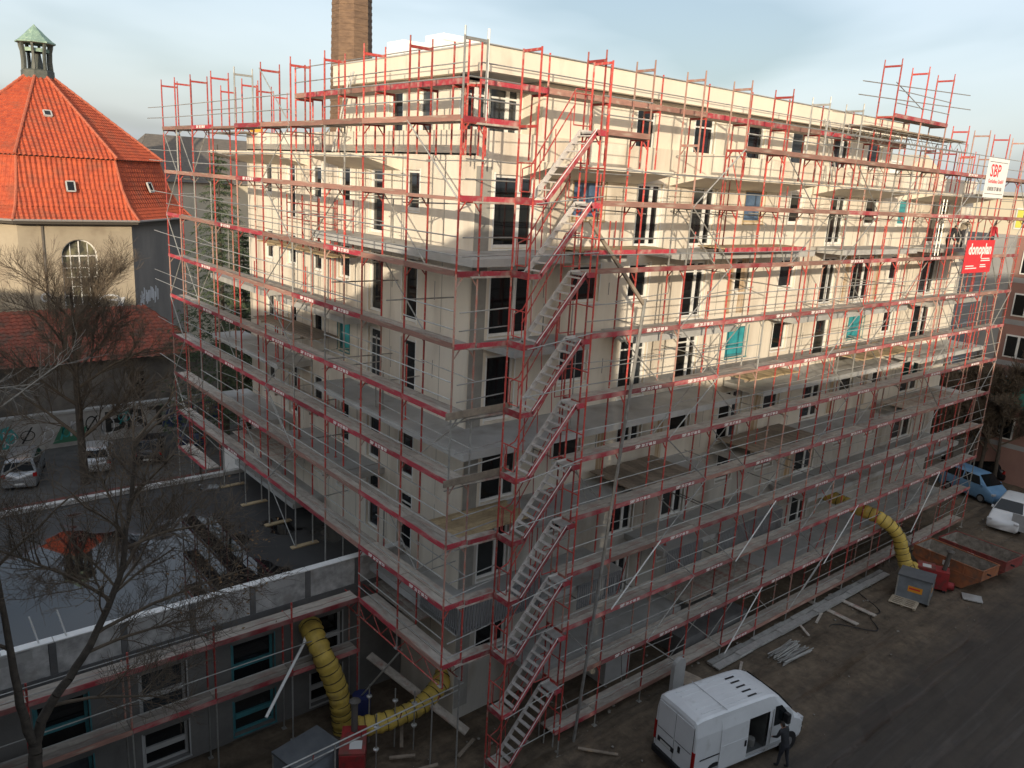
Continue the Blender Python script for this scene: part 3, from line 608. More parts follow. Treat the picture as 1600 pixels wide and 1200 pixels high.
# extra lift and silver lattice beams at the far end of the roof
for x in (21.63,24.15,26.67):
    inst('frame',FM[('R',True)],scR,V((x,-.55,ZK(10))))
for a,b in ((21.63,24.15),(24.15,26.67)):
    inst('deck',UM['R']['deck'],scR,V((a,-.52,ZK(10))),scale=(b-a,1,1)); inst('toe_board',UM['R']['toe'][M_redtoe.name],scR,V((a,-.55,ZK(10))),scale=(b-a,1,1)); inst('guard_rails',UM['R']['rails'],scR,V((a,-.55,ZK(10))),scale=(b-a,1,1))
lattice(scR,(19.0,-.1,19.55),(30.5,-.1,19.55),.42,M_galv,22,.02); lattice(scR,(19.0,.9,19.5),(30.5,.9,19.5),.42,M_galv,22,.02)
for a in range(4): build(MB().box((20.5+a*2.4,-.2,19.6),(22.8+a*2.4,1.0,19.66)),'platform_plank',M_timber,scR)
build(MB().tube((19.2,-.3,21.2),(28.5,-.6,21.6),.02).tube((19.2,-.2,20.7),(28.8,-.6,21.0),.02).tube((21.5,-.5,21.4),(27.2,.9,20.9),.02),'loose_rail',M_galv,scR)

# timber and board platforms between scaffold and balconies: things that rest on the scaffold
def platform(label, x0, x1, y0, y1, z, m, n, along='y', red=False):
    o = thing('board_platform',label,'platform',((x0+x1)/2,(y0+y1)/2,z),'board platforms')
    for i in range(n):
        if along == 'y': a = x0+(x1-x0)*i/n; b = x0+(x1-x0)*(i+1)/n-.015; build(MB().box((a,y0+rng.uniform(-.06,.06),z),(b,y1+rng.uniform(-.06,.06),z+.045)),'plank',m,o)
        else: a = y0+(y1-y0)*i/n; b = y0+(y1-y0)*(i+1)/n-.015; build(MB().box((x0+rng.uniform(-.1,.1),a,z),(x1+rng.uniform(-.1,.1),b,z+.045)),'plank',m,o)
    for s in (.15,.85): build(MB().box((x0,y0+(y1-y0)*s-.04,z-.1),(x1,y0+(y1-y0)*s+.04,z-.004)),'joist',M_timber,o)
    if red: build(MB().box((x0,y0-.06,z-.1),(x1,y0-.02,z+.06)),'edge_board',M_redtoe,o)
platform('pale plywood platform beside the row of teal windows, left of the middle',14.9,18.4,.2,1.9,9.35,M_wood,9)
platform('large pale plywood platform near the far right end, lit by the sun',24.0,29.6,.2,2.3,9.3,M_wood,12)
platform('brown timber platform with gaps below the middle windows of the right face',8.4,12.0,.25,2.4,6.02,M_timber,8)
platform('brown timber platform right of the middle, beside a dark gap',16.2,21.0,.25,2.3,6.05,M_timber,12)
platform('timber boards on the corner balcony next to the stair tower',.95,4.2,.9,2.5,5.74,M_wood,10,'x')
platform('red edged platform behind the stair tower at the fifth balcony',5.0,9.4,.25,1.6,14.6,M_wood,5,'x',True)
platform('orange edged platform under the upper windows, right of the leaning tube',12.2,17.6,.25,1.5,14.62,M_wood,5,'x',True)
platform('weathered board platform on the left face with red edge, in the sun',.8,1.8,8.6,15.2,13.6,M_wood,6)
platform('shaded board platform at the left face, third balcony from the top',.8,2.0,10.4,15.8,10.3,M_timber,6)
platform('grey board platform low on the left face by the dark windows',.8,2.0,9.8,14.4,7.4,M_plank,6)
platform('grey board platform above the wet roof, left face',.8,2.0,13.6,18.6,4.3,M_plank,6)
platform('stacked boards bridging the far end of the right scaffold',30.0,36.5,.25,1.8,6.02,M_plank,5,'x')
platform('dark board platform over the entrance pit, right face',12.6,18.0,.25,1.6,.15,M_plank,5,'x')
# trestle frames standing on the sunny left platforms
tr = MB()
for y in (9.2,10.6,12.0,13.4):
    tr.tube((1.3,y,13.65),(1.3,y,15.6),.026).tube((1.95,y,13.65),(1.95,y,15.6),.026).tube((1.3,y,14.9),(1.95,y,14.9),.024)
tr.tube((1.3,9.2,15.3),(1.3,13.4,15.3),.024).tube((1.3,9.2,14.7),(1.3,13.4,14.7),.02)
tag(build(tr,'trestle_frame',M_red),'red trestle frames on the sunny left platform in front of the upper windows','trestle')

# ------------------------------------------------------------------ stair tower
SX0, SX1, SY0, SY1 = 1.78, 4.42, -.92, -.19
tower = thing('stair_tower','red scaffold stair tower zigzagging up the near corner of the block','stair tower',(SX0,SY0,G))
for k in range(-1,10):
    for x in (SX0,SX1):
        zb = ZK(k); top = 2.0 if k < 9 else 1.9
        mb = MB().tube((x,SY0,zb),(x,SY0,zb+top),PR).tube((x,SY1,zb),(x,SY1,zb+top),PR).beam((x,SY0,zb+top-.06),(x,SY1,zb+top-.06),.05,.07)
        if x == SX0 and k < 9: mb.tube((x,SY0,zb+1.0),(x,SY1,zb+1.0),.02).tube((x,SY0+.15,zb+1.0),(x,SY0+.15,zb+.25),.016).tube((x,SY1-.15,zb+1.0),(x,SY1-.15,zb+.25),.016).tube((x,SY0+.15,zb+.25),(x,SY1-.15,zb+.25),.016)
        if x == SX1 and k < 9: mb.tube((x,SY0,zb+1.0),(x,SY1,zb+1.0),.02)
        build(mb,'frame',M_red,tower)
    for y in (SY0,SY1):
        if k == -1:
            for x in (SX0,SX1): build(MB().tube((x,y,G),(x,y,ZK(-1)),PR*.9).box((x-.08,y-.08,G),(x+.08,y+.08,G+.02)),'base_jack',M_galv,tower)
for k in range(-1,9):
    z = ZK(k)
    build(MB().box((SX0+.03,SY0+.03,z-.05),(2.28,SY1-.03,z)),'landing',M_plank,tower)
    build(MB().box((SX0-.03,SY0+.02,z-.08),(SX0-.008,SY1-.02,z+.1)),'toe_board',M_redtoe,tower)
    build(MB().box((4.02,SY0+.03,z+1.93),(SX1-.03,SY1-.03,z+1.985)),'landing',M_alu,tower)
    fl = link('stair_flight',None,tower,V((2.28,SY0,z))); 
    a = V((2.25,0,z)); b = V((4.02,0,z+1.97))
    for y,m in ((SY0+.04,M_redtoe),(SY1-.06,M_tread)):
        st_ = build(MB().beam(a+V((0,y,0)),b+V((0,y,0)),.035,.16).beam((b.x-.03,y,b.z-.01),(b.x+.4,y,b.z-.01),.035,.16).beam((a.x-.42,y,a.z-.02),(a.x+.04,y,a.z-.02),.035,.14),'stringer',m,fl)
    build(MB().beam(a+V((0,SY0+.02,.09)),b+V((0,SY0+.02,.09)),.03,.02),'stringer_cap',M_white,fl)
    for i in range(9):
        t = (i+.5)/9; p = a.lerp(b,t); build(MB().box((p.x-.065,SY0+.06,p.z-.02),(p.x+.065,SY1-.08,p.z+.012)),'tread',M_tread,fl)
    hr = MB(); y = SY1-.02
    hr.tube(a+V((0,y,.55)),b+V((-.25,y,.75)),.02).tube(a+V((0,y,.95)),b+V((-.25,y,1.15)),.02).tube(b+V((-.25,y,1.15)),b+V((.3,y,1.15)),.02).tube(a+V((0,y,.95)),a+V((-.3,y,.85)),.02).tube(a+V((-.3,y,.85)),a+V((-.3,y,.1)),.02)
    for t in (.2,.5,.8): p = a.lerp(b,t); hr.tube(p+V((0,y,0)),p+V((-.05,y,1.0)),.016)
    build(hr,'handrail',M_red,fl)
    gd = MB().tube((3.72,SY1-.05,z+2.0+.15),(3.72,SY1-.05,z+3.0),.018).tube((4.35,SY1-.05,z+2.15),(4.35,SY1-.05,z+3.0),.018).tube((3.72,SY1-.05,z+3.0),(4.35,SY1-.05,z+3.0),.018).tube((3.72,SY1-.05,z+2.15),(4.35,SY1-.05,z+2.15),.018)
    build(gd,'gate_frame',M_red,tower)
    build(MB().tube((SX0,SY0-.03,z+.55),(SX1,SY0-.03,z+.62),.018,n=5) if k%2 else MB().tube((SX0+.1,SY0-.03,z-.05),(SX1,SY0-.03,z+.5-.28),.018,n=5),'cross_rail',M_galv,tower)
# white post and leaning grey tubes
tag(build(MB().tube((.75,0,18.1),(.75,-.0,20.35),.035),'white_post',M_white),'white painted pole at the top corner of the scaffold','pole')
tag(build(MB().tube((5.35,-.75,G),(6.95,-.72,13.2),.055,n=8),'leaning_pole',M_galv),'long thick grey tube leaning against the right scaffold from the ground','pole')
tag(build(MB().beam((6.95,-.7,13.0),(4.6,-.3,15.6),.1,.1),'leaning_beam',M_timber),'weathered timber beam slanting under the upper right deck by the stairs','beam')
for x0,z0,x1,z1,nm in ((9.2,4.2,6.8,2.2,'lower left'),(16.7,4.1,14.2,2.0,'middle'),(24.3,2.2,21.7,-.2,'right'),(16.6,.1,14.3,-2.3,'bottom'),(33.5,2.1,31.0,-.9,'far right')):
    tag(build(MB().tube((x0,-.62,z0),(x1,-.66,z1),.026),'white_brace',M_white),f'bright new brace tube slanting across the {nm} bays of the right scaffold','brace tube','bright brace tubes')
# anchor tubes poking out of the walls
for i,(ax,s,z) in enumerate((('L',6.9,13.0),('L',3.4,12.9),('L',7.2,10.3),('R',12.0,10.6),('R',15.5,13.2),('R',12.2,4.7),('R',19.6,5.0),('R',25.2,12.9),('L',8.6,7.0))):
    p,q = ((-.1,s,z),(2.4,s-.15,z)) if ax == 'L' else ((s,-.6,z),(s+.1,WY-.05,z))
    build(MB().tube(p,q,.025),'wall_tie',M_galv,scL if ax == 'L' else scR)

# steel props and railing posts standing on the balconies
for i in range(96):
    sd2 = 'R' if i < 64 else 'L'; c_ = [b for b in BAL if b[0] == sd2 and b[1] < 15 and b[1] > 0]; b_ = RS.choice(c_)
    s_ = RS.uniform(max(b_[2],3)+.3,b_[3]-.3); d_ = RS.uniform(.15,.5); zt2 = b_[1]+RS.choice((1.1,1.4,2.6,2.66))
    p = (s_,b_[4]+d_,b_[1]) if sd2 == 'R' else (b_[4]+d_,s_,b_[1])
    build(MB().tube(p,(p[0],p[1],zt2),.024,n=6).box((p[0]-.06,p[1]-.06,p[2]),(p[0]+.06,p[1]+.06,p[2]+.012)),'steel_prop',M_red if RS.random() < .7 else M_galv,scR if sd2 == 'R' else scL)

# loose frames stacked upright behind the rails on the far terraces
for x,y,z in ((30.5,1.4,17.3),(33.0,1.4,17.3),(35.4,1.4,17.3),(37.8,1.4,17.3),(32.2,1.9,17.3),(36.6,2.0,17.3)):
    inst('frame',(FM2 if x > 36 else FM)[('R',True)],scR,V((x,y,z)))
for x,y in ((1.9,19.2),(3.4,21.2),(5.2,23.4),(2.6,23.6)): inst('frame',FM[('L',True)],scL,V((x,y,18.1)))
build(MB().tube((1.9,19.2,19.1),(1.9,23.6,19.1),.019).tube((2.7,19.2,18.6),(5.9,23.4,18.6),.019),'loose_rail',M_galv,scL)
build(MB().box((1.9,19.0,18.03),(2.6,23.7,18.09)),'deck',M_plank,scL)

# ladders
def ladder(label,p0,p1,side,wd=.38):
    p0 = V(p0); p1 = V(p1); s = V(side)*wd/2; o = thing('ladder',label,'ladder',p0)
    for k in (-1,1): build(MB().beam(p0+s*k,p1+s*k,.03,.06),'rail',M_alu,o)
    n = int((p1-p0).length/.28)
    for i in range(1,n): q = p0.lerp(p1,i/n); build(MB().tube(q-s,q+s,.015,n=5),'rung',M_alu,o)
ladder('aluminium ladder standing at the left end of the penthouse',(1.9,10.6,17.3),(2.3,10.0,20.1),(.2,1,0))
ladder('aluminium ladder leaning behind the rails at the top right windows',(21.4,1.5,17.3),(21.6,2.4,20.0),(1,0,0))
ladder('aluminium ladder between the decks near the banner',(30.6,.5,14.1),(30.8,.6,16.9),(1,0,0))
# banners
bn = thing('banner','white banner with red SBP lettering hung high on the right scaffold','banner',(33.2,-.64,17.1))
W_,H_ = 2.55,1.98
build(MB().box((31.95,-.655,17.12),(34.55,-.645,19.06)),'sheet',M_banw,bn)
for s_,z_,sz,m_ in (('SBP',18.42,.86,M_letter_red),('Gerüstbau GmbH',17.93,.27,M_letter_red),('030/30 37 88 50',17.55,.27,M_letter_black)):
    lt = link('lettering',text_mesh(s_,sz,m_,.012 if sz > .5 else .004),bn,V((33.25 if sz < .5 else 33.0,-.66,z_))); lt.rotation_euler = ROT_R
build(MB().box((32.1,-.659,18.86),(34.4,-.656,18.885)).box((32.1,-.659,17.30),(34.4,-.656,17.325)),'printed_line',M_letter_black,bn)
bn = thing('banner','red banner with white donoplan lettering on the right scaffold','banner',(33,-.64,13.3))
build(MB().box((31.2,-.655,13.3),(34.75,-.645,14.98)),'sheet',M_banr,bn)
lt = link('lettering',text_mesh('donoplan',.78,M_letter,.022),bn,V((33,-.66,14.5))); lt.rotation_euler = ROT_R
mb = MB()
for i,(a,b,z) in enumerate(((33.3,34.4,14.02),(33.3,34.5,13.92),(31.5,32.5,13.66),(31.5,32.9,13.54),(33.3,34.0,13.7),(33.3,34.1,13.6))): mb.box((a,-.659,z-.025),(b,-.656,z+.025))
build(mb,'printed_line',M_letter,bn)

# ------------------------------------------------------------------ low wing with wet flat roof
LX0, LX1, LY0, LY1, RZ = -40, 2.45, 6.1, 19.4, 2.0
low = thing('low_wing','low two storey concrete wing with wet flat roof below the bare tree','building',(-8,LY0,G))
toW = lambda s,z,d=0: V((s,LY0+d,z))
lw = []
for i,(a,b,fr) in enumerate(((-1.35,-.1,M_conc),(-4.15,-2.7,M_tealf),(-7.05,-5.65,M_conc),(-9.9,-8.5,M_tealf),(-12.7,-11.3,M_conc),(-15.5,-14.1,M_conc))): lw += [(a,b,-.62,1.15,fr),(a,b,-2.3,-1.0,fr)]
_h = house; house_save = house
mb = MB(); ss = sorted({LX0,LX1,*[q[0] for q in lw],*[q[1] for q in lw]}); zs = sorted({G,RZ-.25,*[q[2] for q in lw],*[q[3] for q in lw]})
for i in range(len(ss)-1):
    for j in range(len(zs)-1):
        cs=(ss[i]+ss[i+1])/2; cz=(zs[j]+zs[j+1])/2
        if any(q[0]<cs<q[1] and q[2]<cz<q[3] for q in lw): continue
        mb.poly(toW(ss[i],zs[j]),toW(ss[i+1],zs[j]),toW(ss[i+1],zs[j+1]),toW(ss[i],zs[j+1]))
for a,b,c_,d_,fr in lw:
    for p,q in (((a,c_),(b,c_)),((b,c_),(b,d_)),((b,d_),(a,d_)),((a,d_),(a,c_))): mb.poly(toW(*p),toW(*q),toW(*q,.3),toW(*p,.3))
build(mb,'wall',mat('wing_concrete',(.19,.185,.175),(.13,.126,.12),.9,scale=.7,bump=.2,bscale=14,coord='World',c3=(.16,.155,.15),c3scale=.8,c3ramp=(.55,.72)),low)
for a,b,c_,d_,fr in lw:
    window(low,toW,a,b,c_,d_,'win','glass',fr,.15)
    build(MB().box((a+.08,LY0+.12,(c_+d_)/2-.12),(b-.08,LY0+.27,(c_+d_)/2+.06)),'transom',fr,low)
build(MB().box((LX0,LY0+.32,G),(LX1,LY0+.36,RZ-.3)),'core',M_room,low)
build(MB().box((LX0,LY0+.01,RZ-.25),(LX1,LY1,RZ)),'roof',M_bitu,low)
build(MB().box((LX0,LY0-.03,RZ-.26),(LX1,LY0+.008,RZ+.1)),'slab_edge',M_concd,low)
build(MB().box((LX0,LY1-.02,G),(LX1,LY1,RZ-.26)),'wall',M_conc,low)
x = LX1; i = 0
while x > -16:
    x1 = x-1.95+rng.uniform(-.15,.15)
    p = build(MB().box((x1+.2,LY0,RZ+.1),(x-.003,LY0+.24,3.12)),'parapet_panel',M_blockw,low)
    build(MB().box((x1+.01,LY0-.012,RZ+.1),(x1+.197,LY0+.25,3.12)),'parapet_pier',M_concd,low)
    if i%2 == 0: build(MB().box((x1+.35,LY0-.01,2.78),(x-.4,LY0-.002,3.05)),'insulation_strip',M_conc,p)
    x = x1; i += 1
build(MB().box((LX0,LY0,RZ+.1),(x,LY0+.24,3.12)),'parapet_panel',M_blockw,low)
for i in range(14):
    a = LX1-i*1.3; build(MB().box((a-1.28,LY0-.03,3.123),(a,LY0+.27,3.16+rng.uniform(-.008,.008))),'coping_stone',M_white,low)
build(MB().box((LX0,LY1-.3,RZ+.003),(LX1,LY1-.02,RZ+.18)),'kerb',mat('kerb_white',(.55,.54,.52),(.38,.37,.35),.9,scale=2,coord='World'),low)
for x,l in ((-9.6,'leftmost'),(-8.9,'rightmost')):
    tag(build(MB().tube((x,LY0+.1,3.15),(x-.15,LY0+.3,3.95),.022),'standpipe',M_white),f'thin white rod standing up behind the low parapet, {l} of two','rod')
scW = thing('scaffold','low reddish scaffold along the front of the low wing','scaffold',(0,5.0,G))
RS2 = random.Random(9)
pw_ = [-15.3,-12.73,-10.16,-7.6,-5.1,-2.53,.0]
scaffold(scW,'R',pw_,5.02,[0,1],lambda s: G,RS2,lambda i,k,r: False,red=.75,topgoal=True,skipdeck=())
for o in [o for o in scW.children if o.name.startswith('frame') and abs((o.location+WO[scW]).z-2.1) < .05]:
    bpy.data.objects.remove(o)
for o in [o for o in scW.children if o.name.startswith('guard_rails') and abs((o.location+WO[scW]).z-2.1) < .05]: o.scale[2] = .55
for x in pw_: build(MB().tube((x,5.02,2.1),(x,5.02,2.75),PR),'standard',M_red,scW)

# ------------------------------------------------------------------ yellow heater ducts
def duct(label, pts, r):
    pts = [V(p) for p in pts]; P = []
    for i in range(len(pts)-1):                                  # Catmull-Rom
        p0 = pts[max(i-1,0)]; p1 = pts[i]; p2 = pts[i+1]; p3 = pts[min(i+2,len(pts)-1)]
        n = max(3,int((p2-p1).length/.08))
        for j in range(n):
            t = j/n; P.append(.5*((2*p1)+(p2-p0)*t+(2*p0-5*p1+4*p2-p3)*t*t+(3*p1-p0-3*p2+p3)*t**3))
    P.append(pts[-1]); o = thing('air_duct',label,'duct',(pts[-1].x,pts[-1].y,min(p.z for p in pts)))
    mb = MB(); n = 14; ref = V((.3,.2,1)).normalized(); bands = MB()
    for i,p in enumerate(P):
        d = (P[min(i+1,len(P)-1)]-P[max(i-1,0)]).normalized(); a = d.cross(ref).normalized(); b = d.cross(a)
        rr = r*(1+(.05 if i%4 in (1,2) else -.04)+random.uniform(-.03,.03))
        for k in range(n): t = 2*math.pi*k/n; mb.v.append(p+(a*math.cos(t)+b*math.sin(t))*rr*(1+.06*math.sin(2*t+i*.13)+.03*math.sin(5*t+i*.31)))
        if i%4 == 0:
            for k in range(n):
                t = 2*math.pi*k/n; t2 = 2*math.pi*(k+1)/n
                bands.beam(p+(a*math.cos(t)+b*math.sin(t))*(r*1.0),p+(a*math.cos(t2)+b*math.sin(t2))*(r*1.0),.028,.028)
    for i in range(len(P)-1):
        for k in range(n): mb.f.append((i*n+k,i*n+(k+1)%n,(i+1)*n+(k+1)%n,(i+1)*n+k))
    build(mb,'hose',M_duct,o,True); build(bands,'spiral_band',M_ductb,o)
duct('yellow air duct hanging down the front of the low wing',[(-1.3,6.3,.9),(-1.55,5.5,1.1),(-1.5,4.75,.45),(-1.15,4.5,-.7),(-.98,4.45,-1.9),(-.95,4.4,-2.45)],.36)
duct('yellow air duct lying across the yard under the scaffold corner',[(-1.0,3.3,-1.6),(-.1,2.95,-1.55),(1.1,2.8,-1.4),(2.0,2.95,-1.1),(2.6,3.3,-.9)],.33)
duct('yellow air duct bending from a right face window down to the red heater',[(26.6,2.9,1.25),(26.7,1.9,1.2),(26.9,.6,1.0),(27.2,-.6,.75),(27.6,-1.35,.1),(27.75,-1.75,-.9),(27.8,-2.1,-1.55),(28.2,-2.35,-1.55)],.33)

# ------------------------------------------------------------------ yard equipment
def heater(label, loc, rotz):
    o = thing('site_heater',label,'heater',loc,rotz=rotz)
    build(MB().box((-.75,-.4,.2),(.75,.4,1.15)),'body',M_machred,o); build(MB().box((-.72,-.42,1.15),(.1,.42,1.22)),'lid',M_skipr,o)
    build(MB().lathe([(.2,0),(.2,.5),(.23,.52)],(.55,0,.35),12,axis='x'),'burner',M_machred,o)
    build(MB().tube((.5,0,1.15),(.62,0,2.15),.11,n=10).lathe([(.05,2.28),(.2,2.2),(.2,2.17)],(.62,0,0),10),'flue',mat('flue_dark',(.10,.09,.08),rough=.6),o)
    build(MB().box((-.7,-.36,0),(-.55,.36,.2)),'skid',M_black,o); build(MB().box((.55,-.36,0),(.7,.36,.2)),'skid',M_black,o); build(MB().box((-.5,-.3,1.222),(-.1,.1,1.228)),'label_plate',M_plate,o)
heater('red site heater with dark flue standing by the orange skip',(28.6,-3.0,G),-1.15)
heater('red site heater in the gloom beside the low wing duct',(-1.6,2.5,G),1.0)
def tank(label, loc, rotz, sx=1.5, sy=1.15, h=1.25, lab=True):
    o = thing('fuel_tank',label,'tank',loc,rotz=rotz)
    build(MB().box((-sx/2,-sy/2,.12),(sx/2,sy/2,h)),'body',M_greybox,o); build(MB().prism([(-sx/2-.04,-sy/2-.04,h),(sx/2+.04,-sy/2-.04,h),(sx/2+.04,sy/2+.04,h),(-sx/2-.04,sy/2+.04,h)],(0,0,.08)),'lid',mat('tank_lid',(.13,.14,.15),(.10,.11,.12),.5,scale=2),o)
    for x in (-sx/2+.08,sx/2-.08):
        for y in (-sy/2+.08,sy/2-.08): build(MB().box((x-.06,y-.06,0),(x+.06,y+.06,.12)),'foot',M_black,o)
    for x in (-sx/2,sx/2):
        for y in (-sy/2,sy/2): build(MB().box((x-.03,y-.03,.12),(x+.03,y+.03,h)),'corner_post',M_galv,o)
    if lab:
        build(MB().box((-.25,-sy/2-.012,.55),(.4,-sy/2-.003,.85)),'hazard_label',M_label,o); build(MB().box((-.2,-sy/2-.016,.68),(.3,-sy/2-.013,.76)),'printed_line',M_letter_red,o)
        build(MB().box((sx/2+.003,-.2,.6),(sx/2+.012,.15,.8)),'hazard_label',M_label,o)
tank('grey fuel tank with orange label beside the pallet and red heater',(26.75,-3.0,G),-1.3)
tank('blue grey tank standing in the dark yard by the low wing',(-2.95,3.0,G),.2,1.7,1.3,1.1,False)
def pallet(label, loc, rotz):
    o = thing('pallet',label,'pallet',loc,rotz=rotz)
    for i in range(5): y = -.4+.2*i; build(MB().box((-.6,y-.05,.10),(.6,y+.05,.125)),'deck_slat',M_pallet,o)
    for x in (-.55,0,.55):
        build(MB().box((x-.07,-.4,.078),(x+.07,.4,.098)),'cross_slat',M_pallet,o)
        for y in (-.33,0,.33): build(MB().box((x-.06,y-.06,0),(x+.06,y+.06,.076)),'block',M_pallet,o)
pallet('wooden pallet on the mud in front of the grey tank',(25.7,-3.0,G+.02),-1.35)
def skip(label, m, rim, depth, base_in):
    # rim: four corners (x,y) counter-clockwise, long side first
    o = thing('skip',label,'skip',(sum(p[0] for p in rim)/4,sum(p[1] for p in rim)/4,G)); zt_ = G+1.4
    c = V((sum(p[0] for p in rim)/4,sum(p[1] for p in rim)/4,0)); top = [V((p[0],p[1],zt_)) for p in rim]
    ax = ((top[1]-top[0])+(top[2]-top[3])).normalized(); L = (top[1]-top[0]).length
    bot = [p+(ax*(base_in if i in (0,3) else -base_in))+V((0,0,-1.32)) for i,p in enumerate(top)]
    mid = [p+V((0,0,-.55)) for p in top]
    def wallq(mb,sc):
        T = [c+(p-c)*sc if sc != 1 else p for p in top]; 
        M_ = [V((c.x+(p.x-c.x)*sc,c.y+(p.y-c.y)*sc,p.z)) for p in mid]; B_ = [V((c.x+(p.x-c.x)*sc,c.y+(p.y-c.y)*sc,p.z+(.04 if sc != 1 else 0))) for p in bot]
        T = [V((c.x+(p.x-c.x)*sc,c.y+(p.y-c.y)*sc,p.z)) for p in top]
        for i in range(4): j = (i+1)%4; mb.poly(M_[i],M_[j],T[j],T[i]); mb.poly(B_[i],B_[j],M_[j],M_[i])
        mb.poly(*B_); return mb
    build(wallq(MB(),1),'body',m,o); build(wallq(MB(),.965),'inside',M_rubble,o)
    rm = MB()
    for i in range(4): rm.beam(top[i],top[(i+1)%4],.06,.05)
    build(rm,'rim',m,o)
    rb = MB(); n = 4
    for i in range(1,n):
        for a,b in ((0,1),(3,2)):
            p = top[a].lerp(top[b],i/n); sgn = (p-c); sgn.z = 0; nrm = V((-ax.y,ax.x,0)); nrm = nrm if nrm.dot(sgn) > 0 else -nrm
            q = mid[a].lerp(mid[b],i/n); rb.beam(p+nrm*.03,q+nrm*.03,.08,.05,(nrm.x,nrm.y,0))
    rb.beam(mid[0],mid[1],.05,.06).beam(mid[3],mid[2],.05,.06); build(rb,'rib',m,o)
    for i,(a,b) in enumerate(((0,3),(1,2))): p = mid[a].lerp(mid[b],.3); build(MB().tube(p-ax*.0+V((0,0,.3)),p+(ax*(-.18 if i == 0 else .18))+V((0,0,.3)),.05),'lug',M_black,o)
    hp = MB()
    for _ in range(26): q = c+ax*rng.uniform(-L*.3,L*.3)+V((-ax.y,ax.x,0))*rng.uniform(-.5,.5); r = rng.uniform(.12,.3); hp.lathe([(r*.7,0),(r,r*.3),(r*.4,r*.8)],(q.x,q.y,G+.15+rng.uniform(0,.35)),6,rng.random()*6)
    build(hp,'rubble',M_rubble,o)['kind'] = 'stuff'
    build(MB().beam(top[0].lerp(top[1],.45)+V((-.05,0,-.3)),top[0].lerp(top[1],.55)+V((-.05,0,-.3)),.02,.25),'sign_plate',M_plate,o)
skip('orange open rubble skip beside the red heater',M_orange,[(30.0,-1.35),(29.75,-4.9),(31.35,-5.1),(31.7,-1.5)],1.4,.85)
skip('dark red open rubble skip behind the orange skip',M_skipr,[(32.2,-1.7),(32.0,-5.2),(33.8,-5.4),(34.0,-1.9)],1.4,.8)
def plank_thing(label,p0,p1,wd=.28,th=.05,m=None,cat='plank',group='loose planks'): return tag(build(MB().beam(p0,p1,wd,th),'plank',m or M_plank),label,cat,group)
plank_thing('loose plank on the mud, left of the two in front of the right scaffold',(21.85,-.2,G+.06),(21.75,-2.7,G+.06),.26)
plank_thing('loose plank on the mud, right of the two in front of the right scaffold',(23.35,-.4,G+.06),(23.25,-2.8,G+.06),.26)
plank_thing('board ramp from the mud to the scaffold near the white van',(11.2,-.6,G+.35),(11.9,-2.1,G+.08),.9,.06,M_timber)
plank_thing('long plank laid over the dark yard from the low wing towards the stairs',(.35,4.9,-.2),(2.2,1.35,-2.0),.36,.06)
plank_thing('pair of boards at the foot of the stair tower, left one',(2.6,-1.2,G+.06),(3.9,-2.8,G+.06),.32,.05)
plank_thing('pair of boards at the foot of the stair tower, right one',(3.0,-1.1,G+.07),(4.35,-2.7,G+.07),.32,.05)
plank_thing('timber boards lying by the skips below the far scaffold',(32.2,-.2,G+.1),(36.5,-1.6,G+.3),.3,.08,M_wood)
plank_thing('stone slab on the mud in front of the orange skip',(29.1,-4.4,G+.05),(29.5,-5.2,G+.05),.7,.06,M_conc,'slab')
# stack of scaffold decks and bundle of tubes
o = thing('deck_stack','row of aluminium scaffold decks lying along the foot of the right scaffold','deck stack',(16,-.9,G))
for i in range(9):
    a = 13.2+i*1.55; build(MB().box((a,-1.18+rng.uniform(-.04,.04),G+.1),(a+2.4,-.86,G+.16+.05*(i%2))),'deck',M_alu,o)
    build(MB().box((a,-.83,G+.1),(a+2.4,-.6+rng.uniform(-.03,.03),G+.15+.05*((i+1)%2))),'deck',M_galv,o)
o = thing('tube_bundle','bundle of loose grey scaffold tubes on the mud near the white van','tubes',(16.8,-2.2,G))
for i in range(26):
    y = -2.6+rng.uniform(0,.85); z = G+.06+.06*int(rng.uniform(0,4)); dx = rng.uniform(-.15,.15)
    build(MB().tube((15.9+dx,y,z),(17.7+dx,y+rng.uniform(-.2,.2),z+rng.uniform(0,.05)),.028),'tube',M_galv,o)
# prefabricated grey stair wall with rounded head by the entrance pit
mb = MB(); prof = [(-.4,0),(.4,0),(.4,1.5)]+[(.4*math.cos(t*math.pi/8),1.5+.3*math.sin(t*math.pi/8)) for t in range(1,8)]+[(-.4,1.5)]
mb.prism([V((10.3+a*.85,-1.35,G+b)) for a,b in prof],(0,.16,0)); tag(build(mb,'concrete_upstand',M_conc),'grey concrete upstand with rounded top behind the white van','concrete block')
tag(build(MB().box((8.6,.9,G),(10.0,2.3,G+1.9)),'concrete_shaft',M_conc),'square grey concrete shaft beside the rounded upstand, under the scaffold','concrete block')
tag(build(MB().box((12.7,.3,G+.02),(17.2,2.3,G+.9)),'light_well',M_concd),'dark concrete light well under the lowest balcony of the right face','light well')
